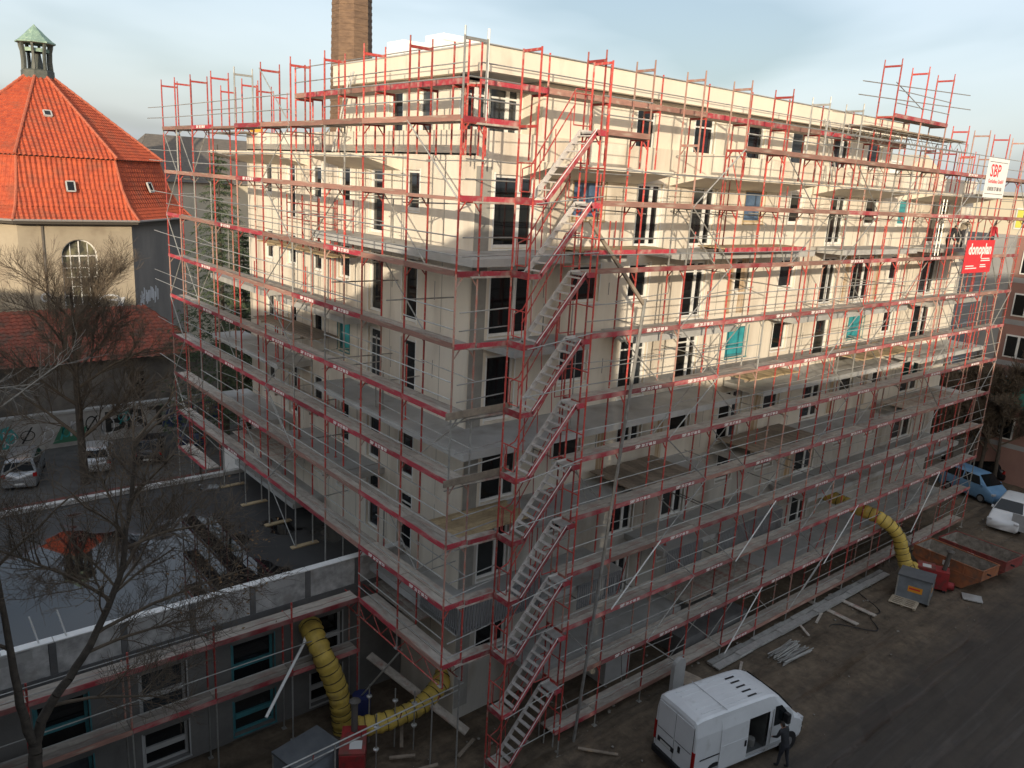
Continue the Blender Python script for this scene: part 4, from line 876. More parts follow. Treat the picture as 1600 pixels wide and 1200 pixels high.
# dark yard clutter: jack props, board box, blue bin
for i,(x,y) in enumerate(((-.5,3.4),(.1,2.7),(.55,2.2),(-1.1,1.9))):
    o = thing('spindle_prop',('tall spindle prop nearest the yellow hanging duct','spindle prop standing second from the hanging duct','spindle prop at the yellow duct under the scaffold corner','spindle prop in front of the dark red heater')[i],'prop',(x,y,G),'spindle props')
    build(MB().tube((x,y,G),(x,y,G+2.3),.024),'rod',M_galv,o); build(MB().lathe([(.05,0),(.05,.05),(.1,.07),(.1,.1),(.04,.12)],(x,y,G+1.75),8),'nut',M_alu,o); build(MB().lathe([(.05,0),(.05,.05),(.1,.07),(.1,.1),(.04,.12)],(x,y,G+.9),8),'nut',M_alu,o)
tag(build(MB().lathe([(.27,0),(.3,.2),(.33,1.0),(.35,1.02)],(-.1,4.6,G),10),'bin',mat('blue_bin',(.03,.04,.13),rough=.5)),'dark blue plastic bin beside the hanging yellow duct','bin')
tag(build(MB().tube((-3.9,4.0,-.4),(-2.0,5.2,1.0),.05,n=8).tube((-2.0,5.2,1.0),(-1.75,5.5,1.15),.065,n=8),'drain_pipe',M_white),'white plastic pipe slanting out of a low wing window','pipe')
gd = thing('guard_truss','pair of long guard tubes crossing above the dark yard corner','guard tubes',(-1.0,1.2,-.6))
for dz,dy in ((0,0),(-.42,.25)): build(MB().tube((-4.7,1.0+dy,.1+dz),(1.9,1.3+dy,.1+dz),.026),'tube',M_galv,gd)
for t in (.15,.4,.62,.85):
    a = V((-4.7,1.0,.1)).lerp(V((1.9,1.3,.1)),t); build(MB().tube(a,a+V((.1,.25,-.42)),.02),'tie',M_red,gd)
build(MB().tube((-3.0,1.08,.1),(-3.0,1.1,G),.026),'leg',M_galv,gd); build(MB().tube((.6,1.24,.1),(.6,1.25,G),.026),'leg',M_galv,gd)
for i,lb_ in enumerate(('short timber scrap under the yellow duct, left one of the yard','timber scrap lying across the other beside the spindle props','timber scrap nearest the stair tower foot in the dark yard','longest timber scrap in the dark yard by the red heater')):
    a = V(((-.4,2.2),(.2,2.4),(1.5,.9),(-.9,1.4))[i]+(G+.12,)); b = a+V(((.7,-.5,.1),(.5,.8,.25),(.9,.3,.1),(1.5,-.6,.2))[i]); tag(build(MB().beam(a,b,.12,.05),'scrap_timber',M_timber),lb_,'timber','timber scraps in the yard')
# soil heaps, hose and site waste
def heap(label,x,y,rx,ry,h,seed):
    rs_ = random.Random(seed); mb = MB(); n,m = 16,6
    mb.v.append(V((x,y,G+h)))
    for j in range(1,m+1):
        for i in range(n):
            t = 2*math.pi*i/n; f = j/m; mb.v.append(V((x+rx*f*math.cos(t)*rs_.uniform(.88,1.12),y+ry*f*math.sin(t)*rs_.uniform(.88,1.12),G-.04+h*(1-f)**1.2*rs_.uniform(.8,1.15))))
    for i in range(n): mb.f.append((0,1+i,1+(i+1)%n))
    for j in range(m-1):
        for i in range(n): a = 1+j*n; mb.f.append((a+i,a+n+i,a+n+(i+1)%n,a+(i+1)%n))
    return tag(build(mb,'soil_heap',mat('soil',(.085,.062,.043),(.045,.034,.025),.95,scale=3,bump=.6,bscale=9)),label,'soil heap')
heap('low heap of soil between the low wing and the stair tower',-.2,.2,1.5,1.0,.5,1); heap('heap of earth under the scaffold near the tube bundle',14.6,.9,2.0,.8,.6,2); heap('flat spoil heap beside the orange skip',29.0,-.4,1.4,.7,.45,3)
hz = MB(); pr = None; rs_ = random.Random(6)
for i in range(46):
    t = i/45; q = V((20.5+6.0*t,-2.0-1.2*math.sin(t*5)+.35*math.sin(t*19),G+.05))
    if pr: hz.tube(pr,q,.022,n=5,cap=False)
    pr = q
tag(build(hz,'cable',M_black),'black cable snaking over the mud to the grey tank','cable')
for i,(x,y,a,l,lb_) in enumerate(((20.2,-1.5,.3,1.1,'short wooden batten on the mud left of the planks'),(24.6,-1.1,1.9,1.6,'thin batten on the mud behind the pallet'),(13.4,-2.0,.5,1.3,'splintered board near the ramp by the white van'),(6.1,-2.2,2.3,1.4,'muddy board beside the van rear'),(18.9,-1.9,1.0,.9,'broken board between the tube bundle and the planks'),(33.2,-.6,.2,2.2,'grey batten behind the skips'))):
    tag(build(MB().beam((x,y,G+.07),(x+l*math.cos(a),y+l*math.sin(a),G+.09),.11,.04),'batten',M_timber if i%2 else M_plank),lb_,'batten','waste battens')
tag(build(MB().lathe([(.5,0),(.52,.3),(.5,.35)],(-5.8,2.1,G),12),'rubbish_bag',mat('white_bag',(.62,.60,.60),(.5,.2,.22),.6,scale=4,ramp=(.5,.72))),'white and red printed bulk bag at the bottom edge by the low wing','bag')

# ------------------------------------------------------------------ vehicles
def loft(stations, ring, skipcell=None):
    mb = MB(); n = None
    for st_ in stations:
        pts = ring(st_); pts = pts+[V((p.x,-p.y,p.z)) for p in reversed(pts)]; n = len(pts); mb.v += pts
    for i in range(len(stations)-1):
        for j in range(n):
            if skipcell and skipcell(i,j,n): continue
            mb.f.append((i*n+j,i*n+(j+1)%n,(i+1)*n+(j+1)%n,(i+1)*n+j))
    mb.f.append(tuple(range(n-1,-1,-1))); mb.f.append(tuple((len(stations)-1)*n+j for j in range(n))); return mb
def wheel(parent,x,y,r,wd=.2):
    t = build(MB().lathe([(r*.7,-wd/2),(r*.96,-wd/2),(r,-wd/3),(r,wd/3),(r*.96,wd/2),(r*.7,wd/2)],(x,y,r),18,axis='y'),'wheel',M_tyre,parent,False)
    build(MB().lathe([(r*.62,-wd/2-.012),(r*.62,wd/2+.012)],(x,y,r),14,axis='y'),'rim',M_rim,t)
def car(label, loc, rotz, paint, L=4.2, Wd=1.72, H=1.48, style='hatch', cat='car', group=None):
    o = thing('parked_car',label,cat,loc,group,rotz); w_ = Wd/2; b = .93; bz = .62*H
    hood = {'hatch':1.05,'mpv':.75,'van':.6,'estate':1.2}[style]; tailx = {'hatch':.35,'mpv':.12,'van':.08,'estate':.25}[style]; wind = {'hatch':.75,'mpv':.8,'van':.75,'estate':.75}[style]
    # x forward; rear at 0
    S = [(0,.0,.42*H,.45*H),(.06,.0,.58*H,.60*H),(tailx+.12,1,bz,bz+.04) ,(tailx+.38,1,bz,H-.03),(tailx+.7,1,bz,H),(L-hood-wind-.25,1,bz,H-.01),(L-hood-wind,1,bz,H-.05),(L-hood,0,bz-.02,bz+.04),(L-.3,0,.52*H,.55*H),(L-.05,0,.42*H,.45*H),(L,0,.36*H,.38*H)]
    if style in ('mpv','van'): S[1] = (.03,.0,.60*H,.62*H); S[2] = (tailx,1,bz,bz+.03); S[3] = (tailx+.14,1,bz,H-.05)
    def ring(s):
        x,_,zb,zt_ = s; e = .86 if x < .01 or x > L-.01 else (.95 if x < .1 or x > L-.35 else 1); wr = w_*e; top = max(zt_,zb+.012)
        tw = wr*(.74 if zt_ > zb+.2 else .9)
        return [V((x,0,.2)),V((x,wr*.9,.2)),V((x,wr,.34)),V((x,wr,zb*.8)),V((x,wr*.97,zb)),V((x,tw,top-.04 if zt_ > zb+.2 else top)),V((x,tw*.8,top)),V((x,0,top+.012))]
    build(loft(S,ring),'body',paint,o,True)
    # glazing, a few millimetres proud
    def side_glass(x0,x1,sg):
        z0 = bz+.05; z1 = H-.13; y0 = w_*.965+.006; y1 = w_*.775+.012
        ta = (H-.13-bz)
        return MB().prism([V((x0,sg*y0,z0)),V((x1,sg*y0,z0)),V((x1-(.28 if x1 > L-hood-wind-.1 else .02),sg*y1,z1)),V((x0+(.12 if x0 < tailx+.5 else .02),sg*y1,z1))],(0,sg*.006,0))
    xe = L-hood-wind*.55; xs_ = tailx+.3; mid = xs_+(xe-xs_)*.5
    for sg in (-1,1):
        for a,b_ in ((xs_,mid-.04),(mid+.04,xe)): build(side_glass(a,b_,sg),'side_window',M_glass,o)
        build(MB().box((L-hood-.35,sg*(w_+.02)-.06,bz+.02),(L-hood-.2,sg*(w_+.02)+.06,bz+.15)),'mirror',paint,o)
        build(MB().box((mid-.30,sg*(w_+.003)-.01,bz-.12),(mid-.12,sg*(w_+.003)+.012,bz-.08)),'door_handle',M_black,o)
    x0,x1 = L-hood-.02,L-hood-wind+.03
    build(MB().prism([V((x0,-w_*.86,bz+.07)),V((x0,w_*.86,bz+.07)),V((x1,w_*.68,H-.06)),V((x1,-w_*.68,H-.06))],(.02,0,.012)),'windscreen',M_glass,o)
    xr0,xr1 = (tailx+.08,tailx+.36) if style in ('hatch','estate') else (tailx-.02,tailx+.10)
    build(MB().prism([V((xr0,-w_*.84,bz+.06)),V((xr0,w_*.84,bz+.06)),V((xr1,w_*.68,H-.12)),V((xr1,-w_*.68,H-.12))],(-.022,0,.012)),'rear_window',M_glass,o)
    for sg in (-1,1):
        build(MB().box((-.012,sg*w_*.86-.12,.46*H),(.09,sg*w_*.86+.09,.59*H)),'tail_light',M_tail,o); build(MB().box((L-.16,sg*w_*.8-.14,.40*H),(L-.0,sg*w_*.8+.12,.47*H)),'head_light',M_lamp,o)
        for x in (.78,L-.82): wheel(o,x,sg*(w_-.09),.31)
    build(MB().box((-.05,-w_*.9,.26),(.05,w_*.9,.42*H*.9)),'rear_bumper',M_black if style == 'van' else paint,o); build(MB().box((-.062,-.26,.36),(-.051,.26,.47)),'number_plate',M_plate,o)
    return o
M_silver = mat('paint_silver',(.33,.34,.35),rough=.3,metal=.6,spec=.5); M_silver2 = mat('paint_silver_light',(.48,.49,.50),rough=.3,metal=.5)
M_blk = mat('paint_black',(.012,.012,.014),rough=.2); M_blue = mat('paint_blue',(.16,.30,.48),(.13,.26,.43),.35,scale=2); M_olive = mat('paint_olive',(.14,.13,.02),rough=.4); M_darkblue = mat('paint_darkblue',(.02,.03,.07),rough=.25)
A = 1.30
car('silver minivan parked by the old wall behind the low roof',(-6.05,34.0,G),A,M_silver,4.6,1.85,1.78,'mpv',group='cars parked by the old wall')
car('light silver hatchback parked beside the bare tree trunk',(-1.9,34.5,G),A,M_silver2,4.25,1.78,1.5,'hatch',group='cars parked by the old wall')
car('black hatchback parked nose to the old wall, right of the silver one',(1.2,34.6,G),A-.05,M_blk,4.2,1.75,1.45,'hatch',group='cars parked by the old wall')
car('olive car cut off by the left edge of the photo',(-8.6,35.0,G),A,M_olive,4.1,1.75,1.5,'hatch',group='cars parked by the old wall')
car('dark blue car half hidden behind the left scaffold end',(4.6,36.4,G),A-.1,M_darkblue,4.2,1.75,1.5,'hatch',group='cars parked by the old wall')
car('light blue panel van with windows beyond the far scaffold end',(45.9,3.4,G),-1.85,M_blue,4.1,1.75,1.82,'van',cat='van',group='vehicles by the far scaffold end')
car('white estate with dark windows at the right edge, behind the skips',(44.4,-1.7,G),-3.0,M_vanw,4.6,1.8,1.62,'estate',group='vehicles by the far scaffold end')
car('black estate car with red tail lights at the right edge',(50.6,1.0,G),1.45,M_blk,4.6,1.8,1.5,'estate',group='vehicles by the far scaffold end')
tag(build(MB().box((40.15,-4.6,G+.35),(40.25,-2.7,G+1.35)),'grey_panel',mat('panel_grey',(.42,.43,.44),(.36,.37,.38),.5,scale=3)),'pale grey corrugated panel standing before the white estate','panel')

# the white van in front: x forward, rear bumper at 0
van = thing('delivery_van','dirty white delivery van with its side door slid open','van',(7.0,-3.78,G),rotz=math.radians(-10))
vL,vw,vH = 5.5,.99,2.52
VS = [(0,.30,2.36,.88),(.05,.30,2.47,.90),(.30,.30,vH,.90),(1.0,.30,vH+.01,.90),(1.9,.30,vH+.01,.90),(2.35,.30,vH+.01,.90),(3.0,.30,vH,.90),(3.38,.30,vH-.02,.89),(3.6,.30,vH-.08,.88),(3.9,.30,2.30,.85),(4.35,.30,1.88,.80),(4.72,.30,1.50,.78),(4.95,.30,1.28,.80),(5.25,.30,1.05,.76),(5.42,.32,.80,.68),(5.5,.36,.6,.6)]
def vring(s):
    x,zl,zt_,tw = s; w2 = vw*(.97 if x < .04 else 1 if x < 4.4 else .97 if x < 5 else .9 if x < 5.4 else .74); zb = min(1.25,zt_-.12)
    mid = min(1.95,zt_-.06)
    return [V((x,0,zl)),V((x,w2*.95,zl)),V((x,w2,zl+.18)),V((x,w2,zb)),V((x,w2*.985 if mid > 1.5 else w2*.9,mid)),V((x,tw*.985,zt_-.05)),V((x,tw*.88,zt_)),V((x,0,zt_+.025))]
def vskip(i,j,n): return VS[i][0] in (2.35,3.0) and j in (n-3-0,n-4,n-5)   # the open side door, right side
bd = build(loft(VS,vring,vskip),'body',M_vanw,van)
for p in bd.data.polygons: p.use_smooth = False
# load space seen through the open door
build(MB().box((2.3,-.86,.42),(3.44,.86,.46)).box((2.3,.82,.46),(3.44,.86,2.4)).box((3.40,-.86,.46),(3.44,.82,2.4)).box((2.28,-.86,.46),(2.31,.82,2.4)),'load_space',mat('van_inside',(.10,.11,.11),(.07,.07,.07),.8,scale=2),van)
build(MB().lathe([(.18,0),(.2,.3),(.1,.4)],(2.8,-.45,.46),9).lathe([(.13,0),(.14,.25),(.13,.28)],(3.05,-.6,.46),9).box((2.45,-.2,.46),(2.75,.4,1.1)),'cargo',mat('cargo_grey',(.30,.30,.29),(.20,.20,.19),.7,scale=5),van)
dr = build(MB().prism([V((1.12,-vw-.035,.42)),V((2.38,-vw-.035,.42)),V((2.38,-vw-.035,1.25)),V((2.38,-vw*.975-.035,1.95)),V((2.38,-.90,2.38)),V((1.12,-.90,2.38)),V((1.12,-vw*.975-.035,1.95)),V((1.12,-vw-.035,1.25))],(0,.03,0)),'sliding_door',M_vanw,van)
build(MB().box((2.24,-vw-.062,.98),(2.31,-vw-.036,1.2)),'handle',M_black,dr); build(MB().box((1.15,-vw-.042,1.30),(2.36,-vw-.036,1.325)),'crease',M_vanw,dr)
build(MB().box((.25,-vw-.018,1.05),(1.15,-vw-.003,1.09)),'door_rail',M_black,van); build(MB().box((.12,-vw-.012,.48),(4.3,-vw-.003,.60)).box((3.45,-vw-.014,.42),(3.47,-vw-.003,1.3)),'side_moulding',mat('van_grey_trim',(.42,.43,.44),rough=.6),van)  # plain grey strips along the van side
build(MB().prism([V((3.62,-vw-.012,1.30)),V((4.48,-vw-.012,1.30)),V((4.30,-vw-.012,1.62)),V((3.92,-vw*.972-.012,2.04)),V((3.62,-vw*.972-.012,2.06))],(0,-.006,0)),'cab_window',M_glass,van)
build(MB().prism([V((3.62,vw+.012,1.30)),V((4.48,vw+.012,1.30)),V((4.30,vw+.012,1.62)),V((3.92,vw*.972+.012,2.04)),V((3.62,vw*.972+.012,2.06))],(0,.006,0)),'cab_window',M_glass,van)
build(MB().prism([V((4.78,-.72,1.46)),V((4.78,.72,1.46)),V((3.93,.74,2.29)),V((3.93,-.74,2.29))],(.03,0,.03)),'windscreen',M_glass,van)
for sg in (-1,1):
    build(MB().box((4.05,sg*(vw+.12)-.1,1.36),(4.2,sg*(vw+.12)+.1,1.72)),'mirror',M_black,van)
    build(MB().box((-.02,sg*.93-.05,.72),(.07,sg*.93+.066,1.42)),'tail_light',M_tail,van); build(MB().box((5.1,sg*.72-.14,.85),(5.33,sg*.72+.12,1.05)),'head_light',M_lamp,van)
    for x in (.95,4.5): wheel(van,x,sg*(vw-.12),.35,.24)
    for x in (.95,4.5): build(MB().lathe([(.42,-.012),(.42,.012)],(x,sg*(vw-.003),.36),18,axis='y'),'wheel_arch',M_black,van)
    dd = build(MB().box((-.022,.012 if sg > 0 else -.86,.48),(-.004,.86 if sg > 0 else -.012,2.28)),'rear_door',M_vanw,van)
    build(MB().box((-.03,(.05 if sg > 0 else -.82),1.28),(-.023,(.82 if sg > 0 else -.05),1.30)),'crease',M_black,dd)
build(MB().box((-.05,-.34,.98),(-.024,-.24,1.2)),'door_handle',M_black,van); build(MB().box((-.05,-.05,.78),(-.024,.75,.95)),'plate_recess',M_black,van)
build(MB().box((-.062,.08,.8),(-.052,.6,.91)),'number_plate',M_plate,van)
build(MB().box((-.12,-.92,.28),(.03,.92,.5)),'rear_bumper',M_black,van); build(MB().box((5.36,-.7,.3),(5.56,.7,.58)),'front_bumper',M_black,van)
build(MB().box((-.012,-.011,.48),(-.003,.011,2.28)).box((-.014,-.875,.47),(-.003,-.862,2.3)).box((-.014,.862,.47),(-.003,.875,2.3)),'rear_seam',M_black,van)
build(MB().box((3.52,-vw-.006,.5),(3.54,-vw-.002,2.0)).box((4.42,-vw-.006,.75),(4.44,-vw-.002,1.3)),'door_seam',M_black,van)
build(MB().box((5.44,-.45,.62),(5.50,.45,.78)),'grille',M_black,van)
rb = MB()
for y in (-.62,-.37,-.12,.12,.37,.62): rb.box((.45,y-.03,vH+.02),(3.2,y+.03,vH+.034))
build(rb,'roof_ribs',M_vanw,van); 
for i in range(5): build(MB().box((2.55,-.62+i*.27-.035,vH+.036),(2.95,-.62+i*.27+.035,vH+.046)),'roof_slot',M_black,van)
build(MB().box((1.36,-.86,vH+.036),(1.385,.86,vH+.042)),'roof_seam',mat('seam_grey',(.36,.37,.38),rough=.7),van)

# ------------------------------------------------------------------ people
def person(label, loc, rotz, joints, mats, h=1.76):
    """joints: dict of positions in metres for a 1.76 m figure, z up, x = facing direction"""
    J = joints; names = list(J); idx = {n:i for i,n in enumerate(names)}
    E_ = [('pelvis','belly'),('belly','chest'),('chest','neck'),('neck','head'),('head','crown'),('chest','shL'),('shL','elL'),('elL','wrL'),('wrL','fiL'),('chest','shR'),('shR','elR'),('elR','wrR'),('wrR','fiR'),('pelvis','hiL'),('hiL','knL'),('knL','anL'),('anL','toL'),('pelvis','hiR'),('hiR','knR'),('knR','anR'),('anR','toR')]
    R_ = dict(pelvis=.15,belly=.145,chest=.165,neck=.062,head=.095,crown=.082,shL=.075,shR=.075,elL=.052,elR=.052,wrL=.036,wrR=.036,fiL=.03,fiR=.03,hiL=.098,hiR=.098,knL=.068,knR=.068,anL=.048,anR=.048,toL=.04,toR=.04)
    me = bpy.data.meshes.new('body'); me.from_pydata([J[n] for n in names],[(idx[a],idx[b]) for a,b in E_],[])
    ob = bpy.data.objects.new('body_tmp',me); COL.objects.link(ob); ob.modifiers.new('s','SKIN'); sub = ob.modifiers.new('d','SUBSURF'); sub.levels = 2; sub.render_levels = 2
    for n in names: v_ = me.skin_vertices[0].data[idx[n]]; r = R_[n]; v_.radius = (r,r*(.72 if n in ('pelvis','belly','chest') else 1)) ; v_.use_root = n == 'pelvis'
    bpy.context.view_layer.update(); me2 = bpy.data.meshes.new_from_object(ob.evaluated_get(bpy.context.evaluated_depsgraph_get())); bpy.data.objects.remove(ob)
    me2.name = 'person'; me2.materials.clear()
    for m in mats: me2.materials.append(m)           # jacket, trousers, skin, hair, shoes
    P = {n:V(J[n]) for n in names}
    def near(c): return min(E_,key=lambda e: (c-(P[e[0]]+P[e[1]])/2).length-.0)
    def segd(c,a,b): ab = b-a; t = max(0,min(1,(c-a).dot(ab)/max(ab.length_squared,1e-6))); return (c-(a+ab*t)).length
    hd = P['head']; face = V((1,0,0))
    for p in me2.polygons:
        c = p.center; e = min(E_,key=lambda e: segd(c,P[e[0]],P[e[1]])); nm = e[1]; p.use_smooth = True
        if nm in ('crown',) or e == ('neck','head'):
            up = (P['crown']-P['neck']).normalized(); hh = (c-P['head']).dot(up); fr = (c-P['head']).dot(face)
            p.material_index = 3 if (hh > .045 or fr < -.01) and e != ('neck','head') or (e == ('neck','head') and fr < -.05 and hh > -.06) else 2
        elif nm in ('fiL','fiR'): p.material_index = 2
        elif nm in ('toL','toR'): p.material_index = 4
        elif nm in ('knL','anL','knR','anR','hiL','hiR'): p.material_index = 1
        else: p.material_index = 0
    o = link('person',me2,None,V(loc)); o.rotation_euler = (0,0,rotz); o.scale = (h/1.76,)*3
    return tag(o,label,'person')
def stand(lean=0, armL=(.1,.26,.95), armR=(.1,-.26,.95), stride=.08, head=(0,0)):
    s = math.sin(lean); c = math.cos(lean); z0 = .94
    def sp(d,y=0,x=0): return (s*d+x*c, y, z0+c*d-x*s)
    J = dict(pelvis=(0,0,z0),belly=sp(.2),chest=sp(.42),neck=sp(.58),head=sp(.68,0,.03),crown=sp(.79,0,.02),shL=sp(.50,.19),shR=sp(.50,-.19),hiL=(0,.1,.88),hiR=(0,-.1,.88),knL=(.03+stride/2,.11,.5),knR=(.03-stride/2,-.11,.5),anL=(stride,.12,.09),anR=(-stride,-.12,.09),toL=(stride+.15,.13,.04),toR=(-stride+.15,-.13,.04))
    for sd_,h in (('L',armL),('R',armR)):
        sh = V(J['sh'+sd_]); wr = V(h); mid_ = (sh+wr)/2+V((-.06,.05 if sd_ == 'L' else -.05,-.04)); J['el'+sd_] = tuple(mid_); J['wr'+sd_] = tuple(wr); J['fi'+sd_] = tuple(wr+(wr-mid_).normalized()*.12)
    return J
person('person in dark clothes leaning at the open van cab',(10.35,-5.95,G),1.5,stand(.3,(.40,.16,1.05),(.25,-.2,.95),.12),[M_jblack,M_trous,M_skin,M_hair,M_black],1.76)
person('person in a red jacket standing on the deck above the red banner',(36.6,.25,ZK(7)),-.5,stand(.12,(.22,.25,1.0),(.2,-.24,.98)),[M_jred,M_trous,M_skin,M_hair,M_black],1.78)
person('person in a beige sweater bending over the deck left of the white banner',(31.9,.0,ZK(7)+.35),.0,stand(.9,(.75,.2,.85),(.72,-.2,.8)),[M_jgrey,M_jblack,M_skin,M_hair,M_black],1.78)
person('person in black work clothes on the deck under the bending one',(31.2,.3,ZK(7)),-.7,stand(.45,(.45,.22,.8),(.42,-.2,.75)),[M_jblack,M_jblack,M_skin,M_hair,M_black],1.7)

# ------------------------------------------------------------------ octagonal hall with red roof
CX, CY, NS = 1.3, 59.3, 8
hall = thing('octagonal_hall','octagonal old hall with steep red tiled roof and green lantern','building',(CX,CY,G))
def octp(ap,z,i): R_ = ap/math.cos(math.pi/8); t = -math.pi/2-math.pi/8+i*math.pi/4; return V((CX+R_*math.cos(t),CY+R_*math.sin(t),z))
AP = 9.3
for i in range(8):
    a,b = octp(AP,G,i),octp(AP,G,i+1)
    if i == 0: continue
    build(MB().poly(a,b,octp(AP,12.0,i+1),octp(AP,12.0,i)),'wall',M_church if i in (0,7) else M_church_shade,hall)
# front wall with arched window opening
fw = MB(); a,b = octp(AP,G,0),octp(AP,G,1); yw = a.y; wx0,wx1,wz0,wz1 = .15,2.65,4.9,9.3; rad = (wx1-wx0)/2; xc = (wx0+wx1)/2
fw.poly((a.x,yw,G),(wx0,yw,G),(wx0,yw,12),(a.x,yw,12)); fw.poly((wx1,yw,G),(b.x,yw,G),(b.x,yw,12),(wx1,yw,12)); fw.poly((wx0,yw,G),(wx1,yw,G),(wx1,yw,wz0),(wx0,yw,wz0))
arc = [(xc+rad*math.cos(math.pi*t/12),wz1+rad*math.sin(math.pi*t/12)) for t in range(13)]
for t in range(12): (x1,z1),(x2,z2) = arc[t],arc[t+1]; fw.poly((x1,yw,z1),(x1,yw,12),(x2,yw,12),(x2,yw,z2)); fw.poly((x1,yw,z1),(x2,yw,z2),(x2,yw+.4,z2),(x1,yw+.4,z1))
for x in (wx0,wx1): fw.poly((x,yw,wz0),(x,yw,wz1),(x,yw+.4,wz1),(x,yw+.4,wz0))
build(fw,'wall',M_church,hall)
aw = MB(); ys_ = yw+.3
aw.box((wx0,ys_,wz0),(wx0+.12,ys_+.1,wz1)).box((wx1-.12,ys_,wz0),(wx1,ys_+.1,wz1)).box((xc-.04,ys_+.012,wz0),(xc+.04,ys_+.09,wz1+rad)).box((wx0,ys_+.005,wz1-.05),(wx1,ys_+.095,wz1+.05)).box((wx0,ys_+.006,wz0),(wx1,ys_+.094,wz0+.1))
for z in (5.6,6.3,7.0,7.7,8.4): aw.box((wx0,ys_+.02,z-.02),(wx1,ys_+.08,z+.02))
for x in (xc-.6,xc+.6): aw.box((x-.025,ys_+.022,wz0),(x+.025,ys_+.078,wz1+rad*.75))
for t in range(12): (x1,z1),(x2,z2) = arc[t],arc[t+1]; aw.beam((x1*.97+xc*.03,ys_+.05,z1-.05),(x2*.97+xc*.03,ys_+.05,z2-.05),.1,.12,(0,1,0))
wn = build(aw,'arched_window',M_white,hall); gp = [(wx0,wz0),(wx1,wz0)]+arc
build(MB().prism([V((x,ys_+.07,z)) for x,z in gp],(0,.02,0)),'pane',mat('hall_glass',(.20,.19,.12),(.06,.06,.05),.25,scale=.9,ramp=(.4,.55)),wn)
build(MB().box((-1.05,yw-.1,G),(-.93,yw-.02,11.6)),'downpipe',M_slate,hall)
# eaves
ev = MB()
for i in range(8):
    p,q = octp(AP+.05,11.72,i),octp(AP+.05,11.72,i+1); p2,q2 = octp(AP+.75,11.72,i),octp(AP+.75,11.72,i+1); up = V((0,0,.22)); ev.poly(p,q,q2,p2); ev.poly(p2,q2,q2+up,p2+up)
build(ev,'eaves',mat('eaves_dark',(.07,.06,.05),rough=.9),hall)
gt = MB()
for i in range(8): gt.tube(octp(AP+.84,11.98,i),octp(AP+.84,11.98,i+1),.09,n=6)
build(gt,'gutter',mat('gutter_grey',(.30,.28,.26),rough=.6,metal=.3),hall)
def tiled(mb, A_, B_, C_, D_, wave=.34, course=.36):
    """tiled slope: eave A-B, top D-C; columns run straight up the slope"""
    e = (B_-A_).normalized(); nrm = e.cross(D_-A_).normalized()
    if nrm.z < 0: nrm = -nrm
    upv = nrm.cross(e).normalized(); upv = upv if upv.z > 0 else -upv
    Wd = (B_-A_).length; H = (D_-A_).dot(upv); sl = (D_-A_).dot(e); sr = Wd-(C_-A_).dot(e)
    rows = max(1,int(round(H/course))); step = wave/4; n = int(Wd/step)+1
    def tmax(s): 
        t = H
        if sl > 1e-3: t = min(t,H*s/sl)
        if sr > 1e-3: t = min(t,H*(Wd-s)/sr)
        return max(0,t)
    prev = None
    for i in range(n+1):
        s = min(Wd,i*Wd/n); tm = tmax(s); col = []
        off = .045*math.cos(2*math.pi*s/wave)
        for r in range(rows):
            t0 = H*r/rows; t1 = H*(r+1)/rows
            for t,h in ((t0,.035),(t1,0.)):
                tt = min(t,tm); mb.v.append(A_+e*s+upv*tt+nrm*(off+h+.02)); col.append(len(mb.v)-1)
        if prev:
            for q in range(len(col)-1):
                a_,b_,c_,d_ = prev[q],col[q],col[q+1],prev[q+1]
                if (mb.v[d_]-mb.v[a_]).length > 1e-4 or (mb.v[c_]-mb.v[b_]).length > 1e-4: mb.f.append((a_,b_,c_,d_))
        prev = col
prof = [(AP+.85,11.95),(AP-.05,12.9),(AP-.75,14.2),(AP-1.45,16.62)]
for i in range(8):
    if i in (2,3,4,5):
        mb = MB()
        for (a0,z0),(a1,z1) in zip(prof,prof[1:]): mb.poly(octp(a0,z0,i),octp(a0,z0,i+1),octp(a1,z1,i+1),octp(a1,z1,i))
        mb.poly(octp(AP-1.15,16.5,i),octp(AP-1.15,16.5,i+1),octp(.95,22.5,i+1),octp(.95,22.5,i)); build(mb,'roof_slope',M_tile,hall); continue
    mb = MB()
    for (a0,z0),(a1,z1) in zip(prof,prof[1:]): tiled(mb,octp(a0,z0,i),octp(a0,z0,i+1),octp(a1,z1,i+1),octp(a1,z1,i))
    build(mb,'lower_roof_slope',M_tile,hall)
    mb = MB(); tiled(mb,octp(AP-1.1,16.45,i),octp(AP-1.1,16.45,i+1),octp(.95,22.5,i+1),octp(.95,22.5,i)); build(mb,'roof_slope',M_tile,hall)
fl_ = MB()
for i in range(8): fl_.beam(octp(AP-1.4,16.5,i),octp(AP-1.4,16.5,i+1),.1,.16)
build(fl_,'roof_break',M_slate,hall)
for i in (0,1,2,7):
    mb = MB(); p,q = octp(AP-1.08,16.55,i),octp(.95,22.58,i); n = 16
    for k in range(n): mb.tube(p.lerp(q,k/n),p.lerp(q,(k+1.08)/n),.13,.10,n=7)
    pts = [octp(a0,z0+.05,i) for a0,z0 in prof]
    for u0,u1 in zip(pts,pts[1:]): mb.tube(u0,u1,.11,.11,n=7)
    build(mb,'ridge_tiles',M_ridge,hall)
